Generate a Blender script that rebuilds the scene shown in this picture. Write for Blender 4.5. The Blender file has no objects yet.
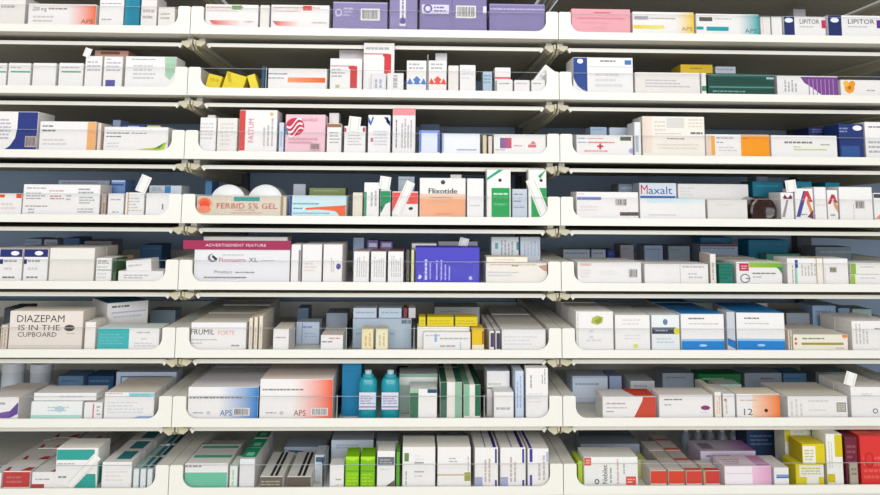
import bpy, bmesh, math, random
from mathutils import Vector, Matrix
rnd = random.Random(7)
S = bpy.context.scene
COL = S.collection
# ------------------------------------------------------------------ measured layout (metres)
PITCH = .1048; Z1 = 1.715; BAY = .62; WALL = .0205; LIP = .0128; RISE = .047; DEPTH = .40
CAM = Vector((.3762, -1.3, Z1-.2649)); YAW, PIT, ROL, FPX, PX0, PY0 = .0331, .1218, .0077, 783.4, 440., 99.06
Fd = Vector((math.sin(YAW)*math.cos(PIT), math.cos(YAW)*math.cos(PIT), math.sin(PIT)))
r0 = Fd.cross(Vector((0, 0, 1))).normalized(); u0_ = r0.cross(Fd)
Rt = math.cos(ROL)*r0+math.sin(ROL)*u0_; Up = -math.sin(ROL)*r0+math.cos(ROL)*u0_
def at(px, py, y):
    """world point seen at photo pixel (px, py) on the vertical plane at distance y behind the tray fronts"""
    d = Fd+Rt*((px-PX0)/FPX)-Up*((py-PY0)/FPX)
    return CAM+d*((y-CAM.y)/d.y)
def pix(P):
    v = Vector(P)-CAM; d = v.dot(Fd)
    return PX0+FPX*v.dot(Rt)/d, PY0-FPX*v.dot(Up)/d
_L = [33, 94.5, 158.5, 223, 289.5, 357.5, 427.5, 496.]; _C = [35.3, 96, 159.5, 223.5, 290, 358, 427.8, 496.6]; _R = [42, 102, 164, 227, 291.5, 358.5, 424.5, 494]
SHELF_Z = [sum(at(px, col[i], 0).z*wt for px, col, wt in ((90, _L, .3), (370, _C, .4), (730, _R, .3))) for i in range(8)]   # heights at which the trays are hung
def zr(i): return SHELF_Z[i] if i >= 0 else SHELF_Z[0]+PITCH
# ------------------------------------------------------------------ materials
def lin(h):
    h = h.lstrip('#'); o = []
    for k in (0, 2, 4):
        c = int(h[k:k+2], 16)/255
        o.append(c/12.92 if c <= .04045 else ((c+.055)/1.055)**2.4)
    return (*o, 1.)
def mat(name, hexc, rough=.5, metal=0., noise=.04, scale=40, bump=0., spec=.5):
    m = bpy.data.materials.new(name); m.use_nodes = True; nt = m.node_tree; N = nt.nodes; b = N['Principled BSDF']
    b.inputs['Roughness'].default_value = rough; b.inputs['Metallic'].default_value = metal
    b.inputs['Specular IOR Level'].default_value = spec
    tc = N.new('ShaderNodeTexCoord'); nz = N.new('ShaderNodeTexNoise'); nz.inputs['Scale'].default_value = scale
    nt.links.new(tc.outputs['Object'], nz.inputs['Vector'])
    mx = N.new('ShaderNodeMix'); mx.data_type = 'RGBA'; c = lin(hexc)
    mx.inputs[6].default_value = tuple(v*(1-noise) for v in c[:3])+(1,); mx.inputs[7].default_value = tuple(min(1, v*(1+noise)) for v in c[:3])+(1,)
    nt.links.new(nz.outputs['Fac'], mx.inputs[0]); nt.links.new(mx.outputs[2], b.inputs['Base Color'])
    if bump:
        bp = N.new('ShaderNodeBump'); bp.inputs['Strength'].default_value = bump; bp.inputs['Distance'].default_value = .001
        nt.links.new(nz.outputs['Fac'], bp.inputs['Height']); nt.links.new(bp.outputs['Normal'], b.inputs['Normal'])
    return m
def card_mat(name='printed_card', rough=.55):
    m = bpy.data.materials.new(name); m.use_nodes = True; nt = m.node_tree; N = nt.nodes; b = N['Principled BSDF']
    a = N.new('ShaderNodeVertexColor'); a.layer_name = 'Col'
    nz = N.new('ShaderNodeTexNoise'); nz.inputs['Scale'].default_value = 180
    tc = N.new('ShaderNodeTexCoord'); nt.links.new(tc.outputs['Object'], nz.inputs['Vector'])
    mr = N.new('ShaderNodeMapRange'); mr.inputs['To Min'].default_value = .93; mr.inputs['To Max'].default_value = 1.03
    nt.links.new(nz.outputs['Fac'], mr.inputs['Value'])
    vm = N.new('ShaderNodeVectorMath'); vm.operation = 'SCALE'
    nt.links.new(a.outputs['Color'], vm.inputs[0]); nt.links.new(mr.outputs['Result'], vm.inputs['Scale'])
    nt.links.new(vm.outputs['Vector'], b.inputs['Base Color']); b.inputs['Roughness'].default_value = rough; b.inputs['Specular IOR Level'].default_value = .3
    return m
CARD = card_mat()
M_TRAY = mat('white_tray_plastic', '#ebe9e0', .4, noise=.02)
M_SHELF = mat('grey_shelf_metal', '#b0aa98', .5, noise=.05, bump=.1)
M_RAIL = mat('white_enamel_rail', '#efece2', .35, noise=.02)
M_ARM = mat('beige_enamel_bracket', '#cdc6ab', .45, noise=.06)
M_BACK = mat('blue_grey_back_panel', '#b4c8e2', .6, noise=.08, scale=8)
M_FLOOR = mat('beige_floor', '#e2d8bf', .6, noise=.06, scale=6)
M_WALL = mat('plain_wall_paint', '#d8d5cc', .8, noise=.03, scale=6)
M_DARK = mat('dark_steel_upright', '#565a60', .5)
def clear_mat(name, tint, gloss=.10):
    m = bpy.data.materials.new(name); m.use_nodes = True; nt = m.node_tree; N = nt.nodes; N.clear()
    o = N.new('ShaderNodeOutputMaterial'); t = N.new('ShaderNodeBsdfTransparent'); t.inputs[0].default_value = lin(tint)
    g = N.new('ShaderNodeBsdfGlossy'); g.inputs['Roughness'].default_value = .06
    fr = N.new('ShaderNodeFresnel'); fr.inputs[0].default_value = 1.08
    nz = N.new('ShaderNodeTexNoise'); nz.inputs['Scale'].default_value = 25
    ad = N.new('ShaderNodeMath'); ad.operation = 'MULTIPLY_ADD'; ad.inputs[1].default_value = gloss*.5
    mx = N.new('ShaderNodeMixShader')
    nt.links.new(nz.outputs['Fac'], ad.inputs[0]); nt.links.new(fr.outputs[0], ad.inputs[2]); nt.links.new(ad.outputs[0], mx.inputs[0])
    nt.links.new(t.outputs[0], mx.inputs[1]); nt.links.new(g.outputs[0], mx.inputs[2]); nt.links.new(mx.outputs[0], o.inputs[0])
    return m
M_PANE = clear_mat('clear_acrylic', '#fdfdfd', .004)
M_EDGE = mat('frosted_acrylic_edge', '#b4bcc0', .3)
# ------------------------------------------------------------------ mesh helpers
def link(name, me, m=None, parent=None):
    o = bpy.data.objects.new(name, me); COL.objects.link(o)
    if m: me.materials.append(m)
    if parent: o.parent = parent
    return o
def box_bm(bm, x0, x1, y0, y1, z0, z1):
    v = [bm.verts.new((x, y, z)) for z in (z0, z1) for y in (y0, y1) for x in (x0, x1)]
    fs = []
    for q in ((0, 2, 3, 1), (4, 5, 7, 6), (0, 1, 5, 4), (2, 6, 7, 3), (0, 4, 6, 2), (1, 3, 7, 5)):
        fs.append(bm.faces.new([v[k] for k in q]))
    return fs                                                       # bottom, top, front, back, left, right
def prism_bm(bm, pts, y0, y1):
    """outline in (x, z) pushed from y0 to y1"""
    a = [bm.verts.new((x, y0, z)) for x, z in pts]; b = [bm.verts.new((x, y1, z)) for x, z in pts]
    n = len(pts); fs = [bm.faces.new(a), bm.faces.new(b[::-1])]
    for k in range(n): fs.append(bm.faces.new((a[k], b[k], b[(k+1) % n], a[(k+1) % n])))
    return fs
def done(bm, name, m, parent=None, bevel=0., smooth=False):
    if bevel: bmesh.ops.bevel(bm, geom=list(bm.edges), offset=bevel, segments=2, profile=.7, affect='EDGES')
    bmesh.ops.recalc_face_normals(bm, faces=list(bm.faces))
    me = bpy.data.meshes.new(name); bm.to_mesh(me); bm.free()
    if smooth: me.polygons.foreach_set('use_smooth', [True]*len(me.polygons))
    return link(name, me, m, parent)
def tag(o, label, cat, group=None, kind=None):
    if label: o['label'] = label
    if cat: o['category'] = cat
    if group: o['group'] = group
    if kind: o['kind'] = kind
    return o
def empty(name, loc):
    o = bpy.data.objects.new(name, None); COL.objects.link(o); o.location = loc; o.empty_display_size = .02; return o
_txt = {}
def text_mesh(s):
    """(verts, faces, width, height) of a word, from Blender's own font"""
    if s not in _txt:
        cu = bpy.data.curves.new('word', 'FONT'); cu.body = s; cu.size = 1; cu.resolution_u = 2; cu.offset = 0
        ob = bpy.data.objects.new('word', cu); me = bpy.data.meshes.new_from_object(ob)
        vs = [v.co.copy() for v in me.vertices]; fs = [tuple(p.vertices) for p in me.polygons]
        bpy.data.objects.remove(ob); bpy.data.curves.remove(cu); bpy.data.meshes.remove(me)
        w = max(v.x for v in vs); _txt[s] = (vs, fs, w)
    return _txt[s]
# ------------------------------------------------------------------ printing on a carton.  coordinates: photo pixels on the front face ('F'), fractions 0-1 on the others
def R(x0, y0, x1, y1, c, f='F'): return ('poly', f, [(x0, y0), (x1, y0), (x1, y1), (x0, y1)], [c]*4)
def GR(x0, y0, x1, y1, c0, c1, f='F'): return ('poly', f, [(x0, y0), (x1, y0), (x1, y1), (x0, y1)], [c0, c1, c1, c0])
def PG(pts, c, f='F'): return ('poly', f, pts, [c]*len(pts))
def EL(x, y, rx, ry, c, f='F', a0=0, a1=360): return ('poly', f, [(x+rx*math.cos(math.radians(a0+(a1-a0)*k/20)), y+ry*math.sin(math.radians(a0+(a1-a0)*k/20))) for k in range(20 if a1-a0 == 360 else 21)], [c]*21)
def LN(x0, y0, x1, y1, n, c='#9a9a9e', f='F'): return ('lines', f, (x0, y0, x1, y1, n, 0), c)
def VL(x0, y0, x1, y1, n, c='#9a9a9e', f='F'): return ('lines', f, (x0, y0, x1, y1, n, 1), c)
def BC(x0, y0, x1, y1, bg='#e4e2de', f='F'): return ('bars', f, (x0, y0, x1, y1), bg)
def TX(s, x, y, h, c, w=None, rot=0, f='F'): return ('text', f, (s, x, y, h, w, rot), c)   # x, y: lower left; h, w in pixels
def mixhex(a, b_, t):
    return '#'+''.join('%02x' % round(int(a[k:k+2], 16)*(1-t)+int(b_[k:k+2], 16)*t) for k in (1, 3, 5))
def carton_mesh(name, W, D, H, col, prints=(), faces=None, conv=None, bevel=.0006, crush=0, edge=True):
    bm = bmesh.new(); cl = bm.loops.layers.float_color.new('Col')
    box_bm(bm, 0, W, 0, D, 0, H)
    if crush:
        for v in bm.verts: v.co += Vector((rnd.uniform(-1, 1), 0, rnd.uniform(-1, 0) if v.co.z > 0 else 0))*crush
    bmesh.ops.bevel(bm, geom=list(bm.edges), offset=min(bevel, min(W, D, H)*.2), segments=1, affect='EDGES')
    bmesh.ops.recalc_face_normals(bm, faces=list(bm.faces))
    base = lin(col); faces = faces or {}
    for f in bm.faces:
        n = f.normal; k = None
        if n.y < -.9: k = 'F'
        elif n.z > .9: k = 'T'
        elif n.x < -.9: k = 'L'
        elif n.x > .9: k = 'R'
        c = lin(faces[k]) if k in faces else base
        for l in f.loops: l[cl] = c
    lay = [0]
    def P3(fc, a, b, e):
        if fc == 'F': return Vector((a, -e, b))
        if fc == 'T': return Vector((a, b, H+e))
        if fc == 'L': return Vector((-e, a, b))
        return Vector((W+e, a, b))
    def cv(fc, x, y):
        if fc == 'F' and conv: return conv(x, y)
        dx, dy = {'F': (W, H), 'T': (W, D), 'L': (D, H), 'R': (D, H)}[fc]
        return x*dx, y*dy
    def lim(fc, a, b):
        dx, dy = {'F': (W, H), 'T': (W, D), 'L': (D, H), 'R': (D, H)}[fc]
        m_ = .0003
        return min(max(a, m_), dx-m_), min(max(b, m_), dy-m_)
    def put(fc, pts, cols, e):
        vs = [bm.verts.new(P3(fc, *lim(fc, a, b), e)) for a, b in pts]
        try: f = bm.faces.new(vs)
        except ValueError: return
        f.normal_update()
        want = {'F': Vector((0, -1, 0)), 'T': Vector((0, 0, 1)), 'L': Vector((-1, 0, 0)), 'R': Vector((1, 0, 0))}[fc]
        for l, c in zip(f.loops, cols): l[cl] = lin(c)
        if f.normal.dot(want) < 0: f.normal_flip()
    for p in prints:
        kind, fc = p[0], p[1]; lay[0] += 1; e = .00006+.00005*lay[0]
        if kind == 'poly':
            pts = [cv(fc, x, y) for x, y in p[2]]; put(fc, pts, p[3], e)
        elif kind == 'lines':
            x0, y0, x1, y1, n, vert = p[2]; p = (*p[:3], mixhex(p[3], (faces.get(fc) or col), .3))
            (a0, b0), (a1, b1) = cv(fc, x0, y0), cv(fc, x1, y1)
            if a0 > a1: a0, a1 = a1, a0
            if b0 > b1: b0, b1 = b1, b0
            if vert: a0, b0, a1, b1 = b0, a0, b1, a1
            for k in range(n):
                t0 = b0+(b1-b0)*(k+.25)/n; t1 = b0+(b1-b0)*(k+.72)/n; s = a0; end = a0+(a1-a0)*rnd.uniform(.6, 1)
                while s < end:
                    wd = rnd.uniform(.003, .009); q = [(s, t0), (min(s+wd, a1), t0), (min(s+wd, a1), t1), (s, t1)]
                    if vert: q = [(b, a) for a, b in q]
                    put(fc, q, [p[3]]*4, e); s += wd+rnd.uniform(.0008, .0016)
        elif kind == 'bars':
            x0, y0, x1, y1 = p[2]; (a0, b0), (a1, b1) = cv(fc, x0, y0), cv(fc, x1, y1)
            if a0 > a1: a0, a1 = a1, a0
            if b0 > b1: b0, b1 = b1, b0
            put(fc, [(a0, b0), (a1, b0), (a1, b1), (a0, b1)], [p[3]]*4, e); lay[0] += 1; e += .00005
            s = a0+(a1-a0)*.08; q = b0+(b1-b0)*.12; t = b0+(b1-b0)*.9
            while s < a1-(a1-a0)*.1:
                wd = rnd.uniform(.0006, .0016); put(fc, [(s, q), (s+wd, q), (s+wd, t), (s, t)], ['#4a474c']*4, e); s += wd+rnd.uniform(.0006, .0016)
        elif kind == 'text':
            s, x, y, h, w, rot = p[2]; vs, fs, tw = text_mesh(s)
            a, b = cv(fc, x, y)
            k = (H/conv.hpx if (fc == 'F' and conv) else H)
            sy = h*k/.72; sx = (w*(W/conv.wpx if conv and fc == 'F' else W)/tw) if w else sy
            if w and rot: sx = w*k/tw
            cr, sr = math.cos(math.radians(rot)), math.sin(math.radians(rot)); out = []
            for v in vs:
                X, Y = v.x*sx, v.y*sy; X, Y = X*cr-Y*sr, X*sr+Y*cr
                out.append(bm.verts.new(P3(fc, *lim(fc, a+X, b+Y), e)))
            c = lin(p[3])
            for q in fs:
                try: f = bm.faces.new([out[k_] for k_ in q])
                except ValueError: continue
                for l in f.loops: l[cl] = c
    me = bpy.data.meshes.new(name); bm.to_mesh(me); bm.free(); me.materials.append(CARD)
    return me
class Conv:
    def __init__(s, x0, x1, yt, yb, W, H): s.x0, s.yb, s.wpx, s.hpx, s.W, s.H = x0, yb, x1-x0, yb-yt, W, H
    def __call__(s, x, y): return (x-s.x0)/s.wpx*s.W, (s.yb-y)/s.hpx*s.H
LOC = ['', '']; ROW = [0, 0]
BAYS = ['left', 'middle', 'right']; TIER = ['top', 'second', 'third', 'fourth', 'fifth', 'sixth', 'seventh', 'bottom']
def section(bay, row): ROW[0], ROW[1] = bay, row; LOC[0] = '%s bay, %s shelf' % (BAYS[bay], TIER[row])
GAP = .0007; REAR = []; BOXES = []; QUEUE = []
def b(desc, x0, x1, y0, c='#eceae6', P=None, D=.05, d=.008, y1=None, on=None, yaw=0, q=0, ql=None, n='medicine_box', F=None, roll=0, cat='medicine box', crush=0, clamp=True, lift=0, dy=0.):
    """one carton: x0, x1 and y0 are its front edges in the photo, d the distance of its front face behind the tray front"""
    bay, row = ROW; zf = zr(row)+.0032
    if on is not None: zf = on['ztop']+.0004
    zf += lift
    A = at(x0, y0, d); B_ = at(x1, y0, d); xa, xb = A.x, B_.x
    zt = (A.z+B_.z)/2
    if y1 is not None: zf = max(zf, at((x0+x1)/2, y1, d).z) if on is None else zf
    if yaw > 0:
        th = math.radians(yaw); dr = at(x1, y0, 1)-CAM; dr.z = 0
        # ray CAM + s*dr meets (xa, d) + W*(cos, sin)
        co, si = math.cos(th), math.sin(th); det = dr.x*(-si)+dr.y*co
        ex, ey = xa-CAM.x, d-CAM.y; W = (dr.y*ex-dr.x*ey)/(-det) if det else .05
        org = Vector((xa, d, zf))
    elif yaw < 0:
        th = math.radians(-yaw); dr = at(x0, y0, 1)-CAM; dr.z = 0
        co, si = math.cos(th), math.sin(th); ex, ey = xb-CAM.x, d-CAM.y; det = dr.x*si+dr.y*co
        W = (dr.y*ex-dr.x*ey)/det
        org = Vector((xb-W*co, d+W*si, zf))
    else:
        lo, hi = (bay*BAY-(BAY if False else 0))+0, 0
        lo = (bay-1)*BAY+WALL+.0008; hi = bay*BAY-WALL-.0008
        if clamp: xa, xb = max(xa, lo), min(xb, hi)
        W = xb-xa-2*GAP; org = Vector((xa+GAP, d, zf))
    H = zt-zf
    yb = pix(((xa+xb)/2, d, zf))[1]
    cvx0 = pix((org.x, d, zt))[0] if yaw == 0 else x0; cvx1 = pix((org.x+W, d, zt))[0] if yaw == 0 else x1
    cv = Conv(cvx0, cvx1, y0, yb, W, H)
    if P is None:
        g = rnd.choice(['#a5a7b0', '#b4b0ae', '#9aa4ae'])
        m_ = (x1-x0)*.12; hh = yb-y0
        P = [LN(x0+m_, y0+hh*.15, x1-m_, y0+hh*.4, 2, g), LN(x0+m_, y0+hh*.5, x1-m_*2, y0+hh*.8, 3, '#c2c2c6')]
    me = carton_mesh(n, W, D, H, c, P, F, cv, crush=crush)
    o = bpy.data.objects.new(n, me); COL.objects.link(o); o.location = org
    if roll > 0: o.location.z += W*math.sin(math.radians(roll))
    if roll < 0: o.location.x += H*math.sin(math.radians(-roll))*.5
    o.rotation_euler = (0, math.radians(roll), math.radians(yaw))
    tag(o, desc+', '+LOC[0], cat)
    o['nothing'] = 1; del o['nothing']
    info = dict(o=o, ztop=zf+H, zf=zf, W=W, H=H, D=D, org=org)
    c_, s_ = math.cos(math.radians(yaw)), math.sin(math.radians(yaw)); xs = [0, W*c_, -D*s_, W*c_-D*s_]; ys = [0, W*s_, D*c_, W*s_+D*c_]
    if not roll: BOXES.append((org.x+min(xs), org.x+max(xs), org.y+min(ys), org.y+max(ys), zf, zf+H, desc))
    if q: QUEUE.append((o, me, org.copy(), D, yaw, q, ql, LOC[0], W, H, row))
    return info
def flap(desc_parent, px, py, w, h, ang=0, dyaw=0, c='#efede8', d=.0065, tilt=0):
    """opened end flap or paper tab, a child of its carton; centre given in photo pixels"""
    o = desc_parent['o']; P = at(px, py, d)
    sx = .00166*w; sz = .00166*h
    me = carton_mesh('end_flap', sx, .0005, sz, c, [R(.12, .06, .2, .94, '#cfcfd0'), R(.8, .06, .88, .94, '#d6d6d4')], None, None, bevel=.0001)
    for v in me.vertices: v.co -= Vector((sx/2, 0, sz/2))
    f = bpy.data.objects.new('end_flap', me); COL.objects.link(f)
    f.parent = o
    f.matrix_parent_inverse = (Matrix.Translation(o.location) @ o.rotation_euler.to_matrix().to_4x4()).inverted()
    f.location = P; f.rotation_euler = (math.radians(tilt), math.radians(ang), math.radians(dyaw))
    return f
def band(info, fx, horizontal=False, c='#c9ac78', z=None):
    """rubber band round a carton"""
    o, W, H, D = info['o'], info['W'], info['H'], info['D']; t = .0007; w = .0016
    bm = bmesh.new()
    if horizontal:
        z0 = H*z; lo = [(-t, -t), (W+t, -t), (W+t, D+t), (-t, D+t)]
        ring = [(lo[k], lo[(k+1) % 4]) for k in range(4)]
        box_bm(bm, -t, W+t, -t, -.0002, z0, z0+w); box_bm(bm, -t, -.0001, -t, D+t, z0, z0+w); box_bm(bm, W+.0001, W+t, -t, D+t, z0, z0+w); box_bm(bm, -t, W+t, D+.0001, D+t, z0, z0+w)
    else:
        x = W*fx
        box_bm(bm, x, x+w, -t, -.0003, 0, H+t); box_bm(bm, x, x+w, -t, D+t, H+.0001, H+t); box_bm(bm, x, x+w, D+.0001, D+t, 0, H+t)
    ob = done(bm, 'rubber_band', mat('rubber', c, .7), o); ob['label'] = 'beige rubber band'
    return ob
def lathe(name, prof, m, parent=None, axis='Z', seg=40):
    bm = bmesh.new(); rings = []
    for r, z in prof:
        rings.append([bm.verts.new((r*math.cos(2*math.pi*k/seg), r*math.sin(2*math.pi*k/seg), z)) for k in range(seg)] if r > 1e-6 else [bm.verts.new((0, 0, z))])
    for a, c in zip(rings, rings[1:]):
        for k in range(seg):
            k2 = (k+1) % seg
            if len(a) == 1 and len(c) > 1: bm.faces.new((a[0], c[k], c[k2]))
            elif len(c) == 1 and len(a) > 1: bm.faces.new((a[k], c[0], a[k2]))
            elif len(a) > 1: bm.faces.new((a[k], a[k2], c[k2], c[k]))
    if axis == 'Y': bmesh.ops.rotate(bm, verts=bm.verts, matrix=Matrix.Rotation(math.radians(90), 3, 'X'))
    o = done(bm, name, m, parent)
    for p in o.data.polygons: p.use_smooth = True
    o.data.set_sharp_from_angle(angle=math.radians(35))
    return o
# ------------------------------------------------------------------ setting
bm = bmesh.new(); box_bm(bm, -2.2, 3.4, -2.6, .6, -.05, 0); tag(done(bm, 'floor', M_FLOOR), 'beige floor in front of the shelving', None, None, 'structure')
bm = bmesh.new(); box_bm(bm, -2.2, 3.4, .50, .6, 0, 2.7); tag(done(bm, 'wall_back', M_WALL), 'plain wall behind the shelving', None, None, 'structure')
# ------------------------------------------------------------------ shelving frame
unit = empty('shelving_unit', (.31, .2, 0)); tag(unit, 'white metal pharmacy shelving with blue-grey back and three bays of pull-out trays', 'shelving')
UI = Matrix.Translation((-.31, -.2, 0))
def up(bm, name, m, bevel=0):
    bmesh.ops.transform(bm, matrix=UI, verts=bm.verts); return done(bm, name, m, unit, bevel)
bm = bmesh.new(); box_bm(bm, -1.24, 1.86, .452, .458, .10, 2.1); up(bm, 'back_panel', M_BACK)
for x in (-1.24, -.62, 0, .62, 1.24, 1.86):
    bm = bmesh.new(); box_bm(bm, x-.016, x+.016, .425, .4515, 0, 2.1)
    up(bm, 'upright', M_DARK)
def top_z(i): return zr(i)-.0092
for i in range(-1, 8):
    for bay in range(-1, 4):
        xa = (bay-1)*BAY; xb = xa+BAY; z = top_z(i)
        bm = bmesh.new(); box_bm(bm, xa+.020, xb-.020, .0365, .424, z-.002, z)
        up(bm, 'shelf_panel', M_SHELF)
        bm = bmesh.new(); box_bm(bm, xa+.023, xb-.023, .0335, .0364, z-.0062, z+.0002)   # flanged front edge with a small hook at either end
        for sx, s in ((xa+.023, 1), (xb-.023, -1)):
            prism_bm(bm, [(sx, z), (sx+s*.006, z-.005), (sx+s*.002, z-.0095), (sx-s*.003, z-.003)], .031, .0375)
        up(bm, 'front_rail', M_RAIL, .0003)
        for sx in (xa+.005, xb-.015):                                                     # slide runners under the tray sides
            bm = bmesh.new(); box_bm(bm, sx, sx+.010, .040, .42, z-.004, z+.009); up(bm, 'slide_runner', M_RAIL)
    for x in (-1.24, -.62, 0, .62, 1.24, 1.86):
        z = top_z(i)
        bm = bmesh.new()
        a = [(.020, z+.0035), (.020, z-.004), (.036, z-.012), (.12, z-.018), (.4515, z-.030), (.4515, z-.004), (.05, z-.004)]
        def side(xl, xr):
            A = [bm.verts.new((xl, y, q)) for y, q in a]; B = [bm.verts.new((xr, y, q)) for y, q in a]
            bm.faces.new(A); bm.faces.new(B[::-1])
            for k in range(len(a)): bm.faces.new((A[k], B[k], B[(k+1) % len(a)], A[(k+1) % len(a)]))
        side(x-.0045, x-.0012); side(x+.0012, x+.0045)
        up(bm, 'bracket_arm', M_ARM)
        bm = bmesh.new()
        prism_bm(bm, [(x-.020, z+.001), (x-.020, z-.003), (x-.010, z-.0105), (x-.0048, z-.008), (x-.0048, z+.003)], .022, .05)
        prism_bm(bm, [(x+.020, z+.001), (x+.020, z-.003), (x+.013, z-.0085), (x+.0048, z-.006), (x+.0048, z+.003)], .022, .05)
        up(bm, 'bracket_clip', M_ARM, .0008)
# ------------------------------------------------------------------ trays
def arc(cx, cz, r, a0, a1, n=9): return [(cx+r*math.cos(math.radians(a0+(a1-a0)*k/n)), cz+r*math.sin(math.radians(a0+(a1-a0)*k/n))) for k in range(n+1)]
def make_tray():
    t = empty('shelf_tray', (0, 0, 0)); g = .0006; X0, X1 = g, BAY-g; w = WALL; r = .018
    bm = bmesh.new(); rc = .003
    pts = [(X0, 0)]+[(X1, 0)]+arc(X1-rc, RISE-rc, rc, 0, 90, 4)+arc(X1-w+rc, RISE-rc, rc, 90, 180, 4)+arc(X1-w-r, LIP+r, r, 0, -90)+arc(X0+w+r, LIP+r, r, -90, -180)+arc(X0+w-rc, RISE-rc, rc, 0, 90, 4)+arc(X0+rc, RISE-rc, rc, 90, 180, 4)
    prism_bm(bm, pts, 0, .003); done(bm, 'front_panel', M_TRAY, t)
    bm = bmesh.new(); box_bm(bm, X0, X1, .0031, DEPTH, 0, .0028); done(bm, 'base', M_TRAY, t)
    for a, c in ((X0, X0+w-.001), (X1-w+.001, X1)):
        bm = bmesh.new(); box_bm(bm, a, c, .0031, DEPTH, .0029, RISE-.001); done(bm, 'side_wall', M_TRAY, t, .0006)
    bm = bmesh.new(); box_bm(bm, X0+w, X1-w, DEPTH-.003, DEPTH, .0029, RISE*.75); done(bm, 'back_wall', M_TRAY, t)
    bm = bmesh.new(); box_bm(bm, X0+w-.0005, X1-w+.0005, .0032, .0046, .0029, RISE-.0015); p = done(bm, 'clear_front', M_PANE, t); p['label'] = 'clear acrylic front pane'
    bm = bmesh.new(); box_bm(bm, X0+w-.0005, X1-w+.0005, .0032, .0046, RISE-.0015, RISE-.0011); done(bm, 'pane_edge', M_EDGE, p)
    return t
def tree(o, parent=None):
    c = o.copy(); COL.objects.link(c)
    if parent: c.parent = parent
    for ch in list(o.children): tree(ch, c)
    return c
T0 = make_tray(); first = True
for i in range(8):
    for bay in range(3):
        t = T0 if first else tree(T0); first = False
        t.location = ((bay-1)*BAY, 0, zr(i))
        tag(t, 'white pull-out tray with clear front, %s bay, %s shelf' % (BAYS[bay], TIER[i]), 'shelf tray', 'pull-out trays of the shelving')
def divider(px, where, h=.044, d0=.007, d1=.2):
    """clear upright divider standing in a tray"""
    bay, row = ROW; p = at(px, 300, .01)
    p = at(px, pix((0, .01, zr(row)+.03))[1], .01)
    bm = bmesh.new(); box_bm(bm, -.0005, .0005, 0, d1-d0, 0, h); o = done(bm, 'tray_divider', M_PANE)
    bm = bmesh.new(); box_bm(bm, -.0005, .0005, -.0006, 0, 0, h); done(bm, 'front_edge', M_EDGE, o)
    o.location = (p.x, d0, zr(row)+.003)
    tag(o, 'clear plastic tray divider %s, %s' % (where, LOC[0]), 'tray divider')
    return o
W0, W1, W2 = '#eeebe9', '#e9e4de', '#e4e4e8'
RED, ORG, PUR, NAVY, TEAL, GRN = '#d8352c', '#ee6a35', '#8a80ad', '#1a2a66', '#159aa5', '#12a05a'
# ================================================================== top shelf
section(0, 0)
b('plain white carton cut off by the left edge of the picture', -14, 26.5, -4, W1, [LN(2, 4, 20, 9, 1)], d=.010)
b('white carton with red fading panel beside the plain one', 28.5, 97, 4, W0, [TX('200 mg', 33, 11, 4, '#555052', 14), LN(49, 7, 90, 10.5, 1, '#8a6a62'), LN(34, 15, 60, 23, 2, '#c2b8b0'), GR(68, 5, 96.5, 27, W0, ORG), TX('APS', 82, 23, 4, '#7a3a30', 12)], D=.05)
b('white carton with thin heading, left of the teal one', 100, 125, -5, W0, [LN(102, 2.5, 122, 4.5, 1, '#77777c'), LN(103, 18, 115, 21, 1)], d=.008)
b('teal carton standing between two white ones', 125.5, 141, -6, '#13809c', [GR(126, -5, 132, 27, '#1b90aa', '#13809c')])
b('white carton right of the teal one', 141.5, 158, -5, W1, [LN(144, 8, 155, 20, 2)])
b('low white carton at the right end of its tray', 158.5, 176, 7, W1, [LN(161, 12, 170, 20, 2)], crush=.001)
section(1, 0)
sw = lambda x0, x1, y: [GR(x0, y-2.5, x1, y+2, RED, '#f6ddd6'), PG([(x0, y-2.5), (x0+4, y+2), (x0, y+2)], W0)]
b('white carton with green mark in its red heading and red swoosh', 205, 259, 4.5, W0, [LN(207, 6, 258, 8.5, 1, '#c4605c'), R(232, 5.5, 242, 9.5, '#6f9a4e'), LN(207, 10, 240, 12, 1, '#c9a7a2')]+sw(210, 240, 23)+[LN(245, 20, 257, 23, 1, '#9a9498')], D=.04)
b('plain white carton between two red-headed ones', 260, 270, 5, W1, [], D=.04)
b('white carton with red mark in its red heading and red swoosh', 271, 330, 5, W0, [LN(273, 6.5, 329, 9, 1, '#c4605c'), R(303, 5.8, 312, 10.5, '#d8402f'), LN(273, 10.5, 300, 12.5, 1, '#c9a7a2')]+sw(273, 298, 24)+[LN(312, 21, 327, 24, 1, '#b0a8a8')], D=.04)
b('lilac carton with barcode at its right end', 333, 388, 2, PUR, [R(333, 2, 388, 3.5, '#b3a8cf'), EL(339, 13, 3.5, 4, '#cfc7e2'), EL(339, 13, 2, 2.4, PUR), LN(344, 7, 353, 17, 3, '#d8d2ea'), BC(361, 8.5, 380, 20.5)], D=.06)
b('narrow lilac carton with a white strip of vertical lettering', 389.5, 418, -6, PUR, [R(400, -5, 406, 26, '#e6e1ef'), VL(401, -2, 405, 18, 1, '#8c80b4'), LN(391, 18, 397, 24, 2, '#b9b0d4'), EL(403, 21, 3, 3.4, '#5a4f8c')], D=.06)
b('big purple carton with white printed label and barcode', 419.5, 487, -7, '#8177a6', [R(422, 5, 449, 14, '#dcd7ea'), EL(428, 9, 4.5, 4.5, '#6f62a0'), EL(428, 9, 2.6, 2.6, '#dcd7ea'), LN(434, 6, 448, 13, 2, '#6f62a0'), LN(424, 15, 448, 17, 1, '#5a4f8c'), R(452, -5, 452.6, 28, '#5f5491'), BC(456, 5.5, 476, 18), R(483, 6, 487, 13, '#e8e2f0')], D=.06)
b('purple carton with pale line of lettering at the tray end', 489, 548, 4, '#8177a6', [R(489, 4, 548, 5.5, '#9b90c0'), LN(490, 7.5, 546, 11, 1, '#cfc8e4')], D=.06)
section(2, 0)
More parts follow.
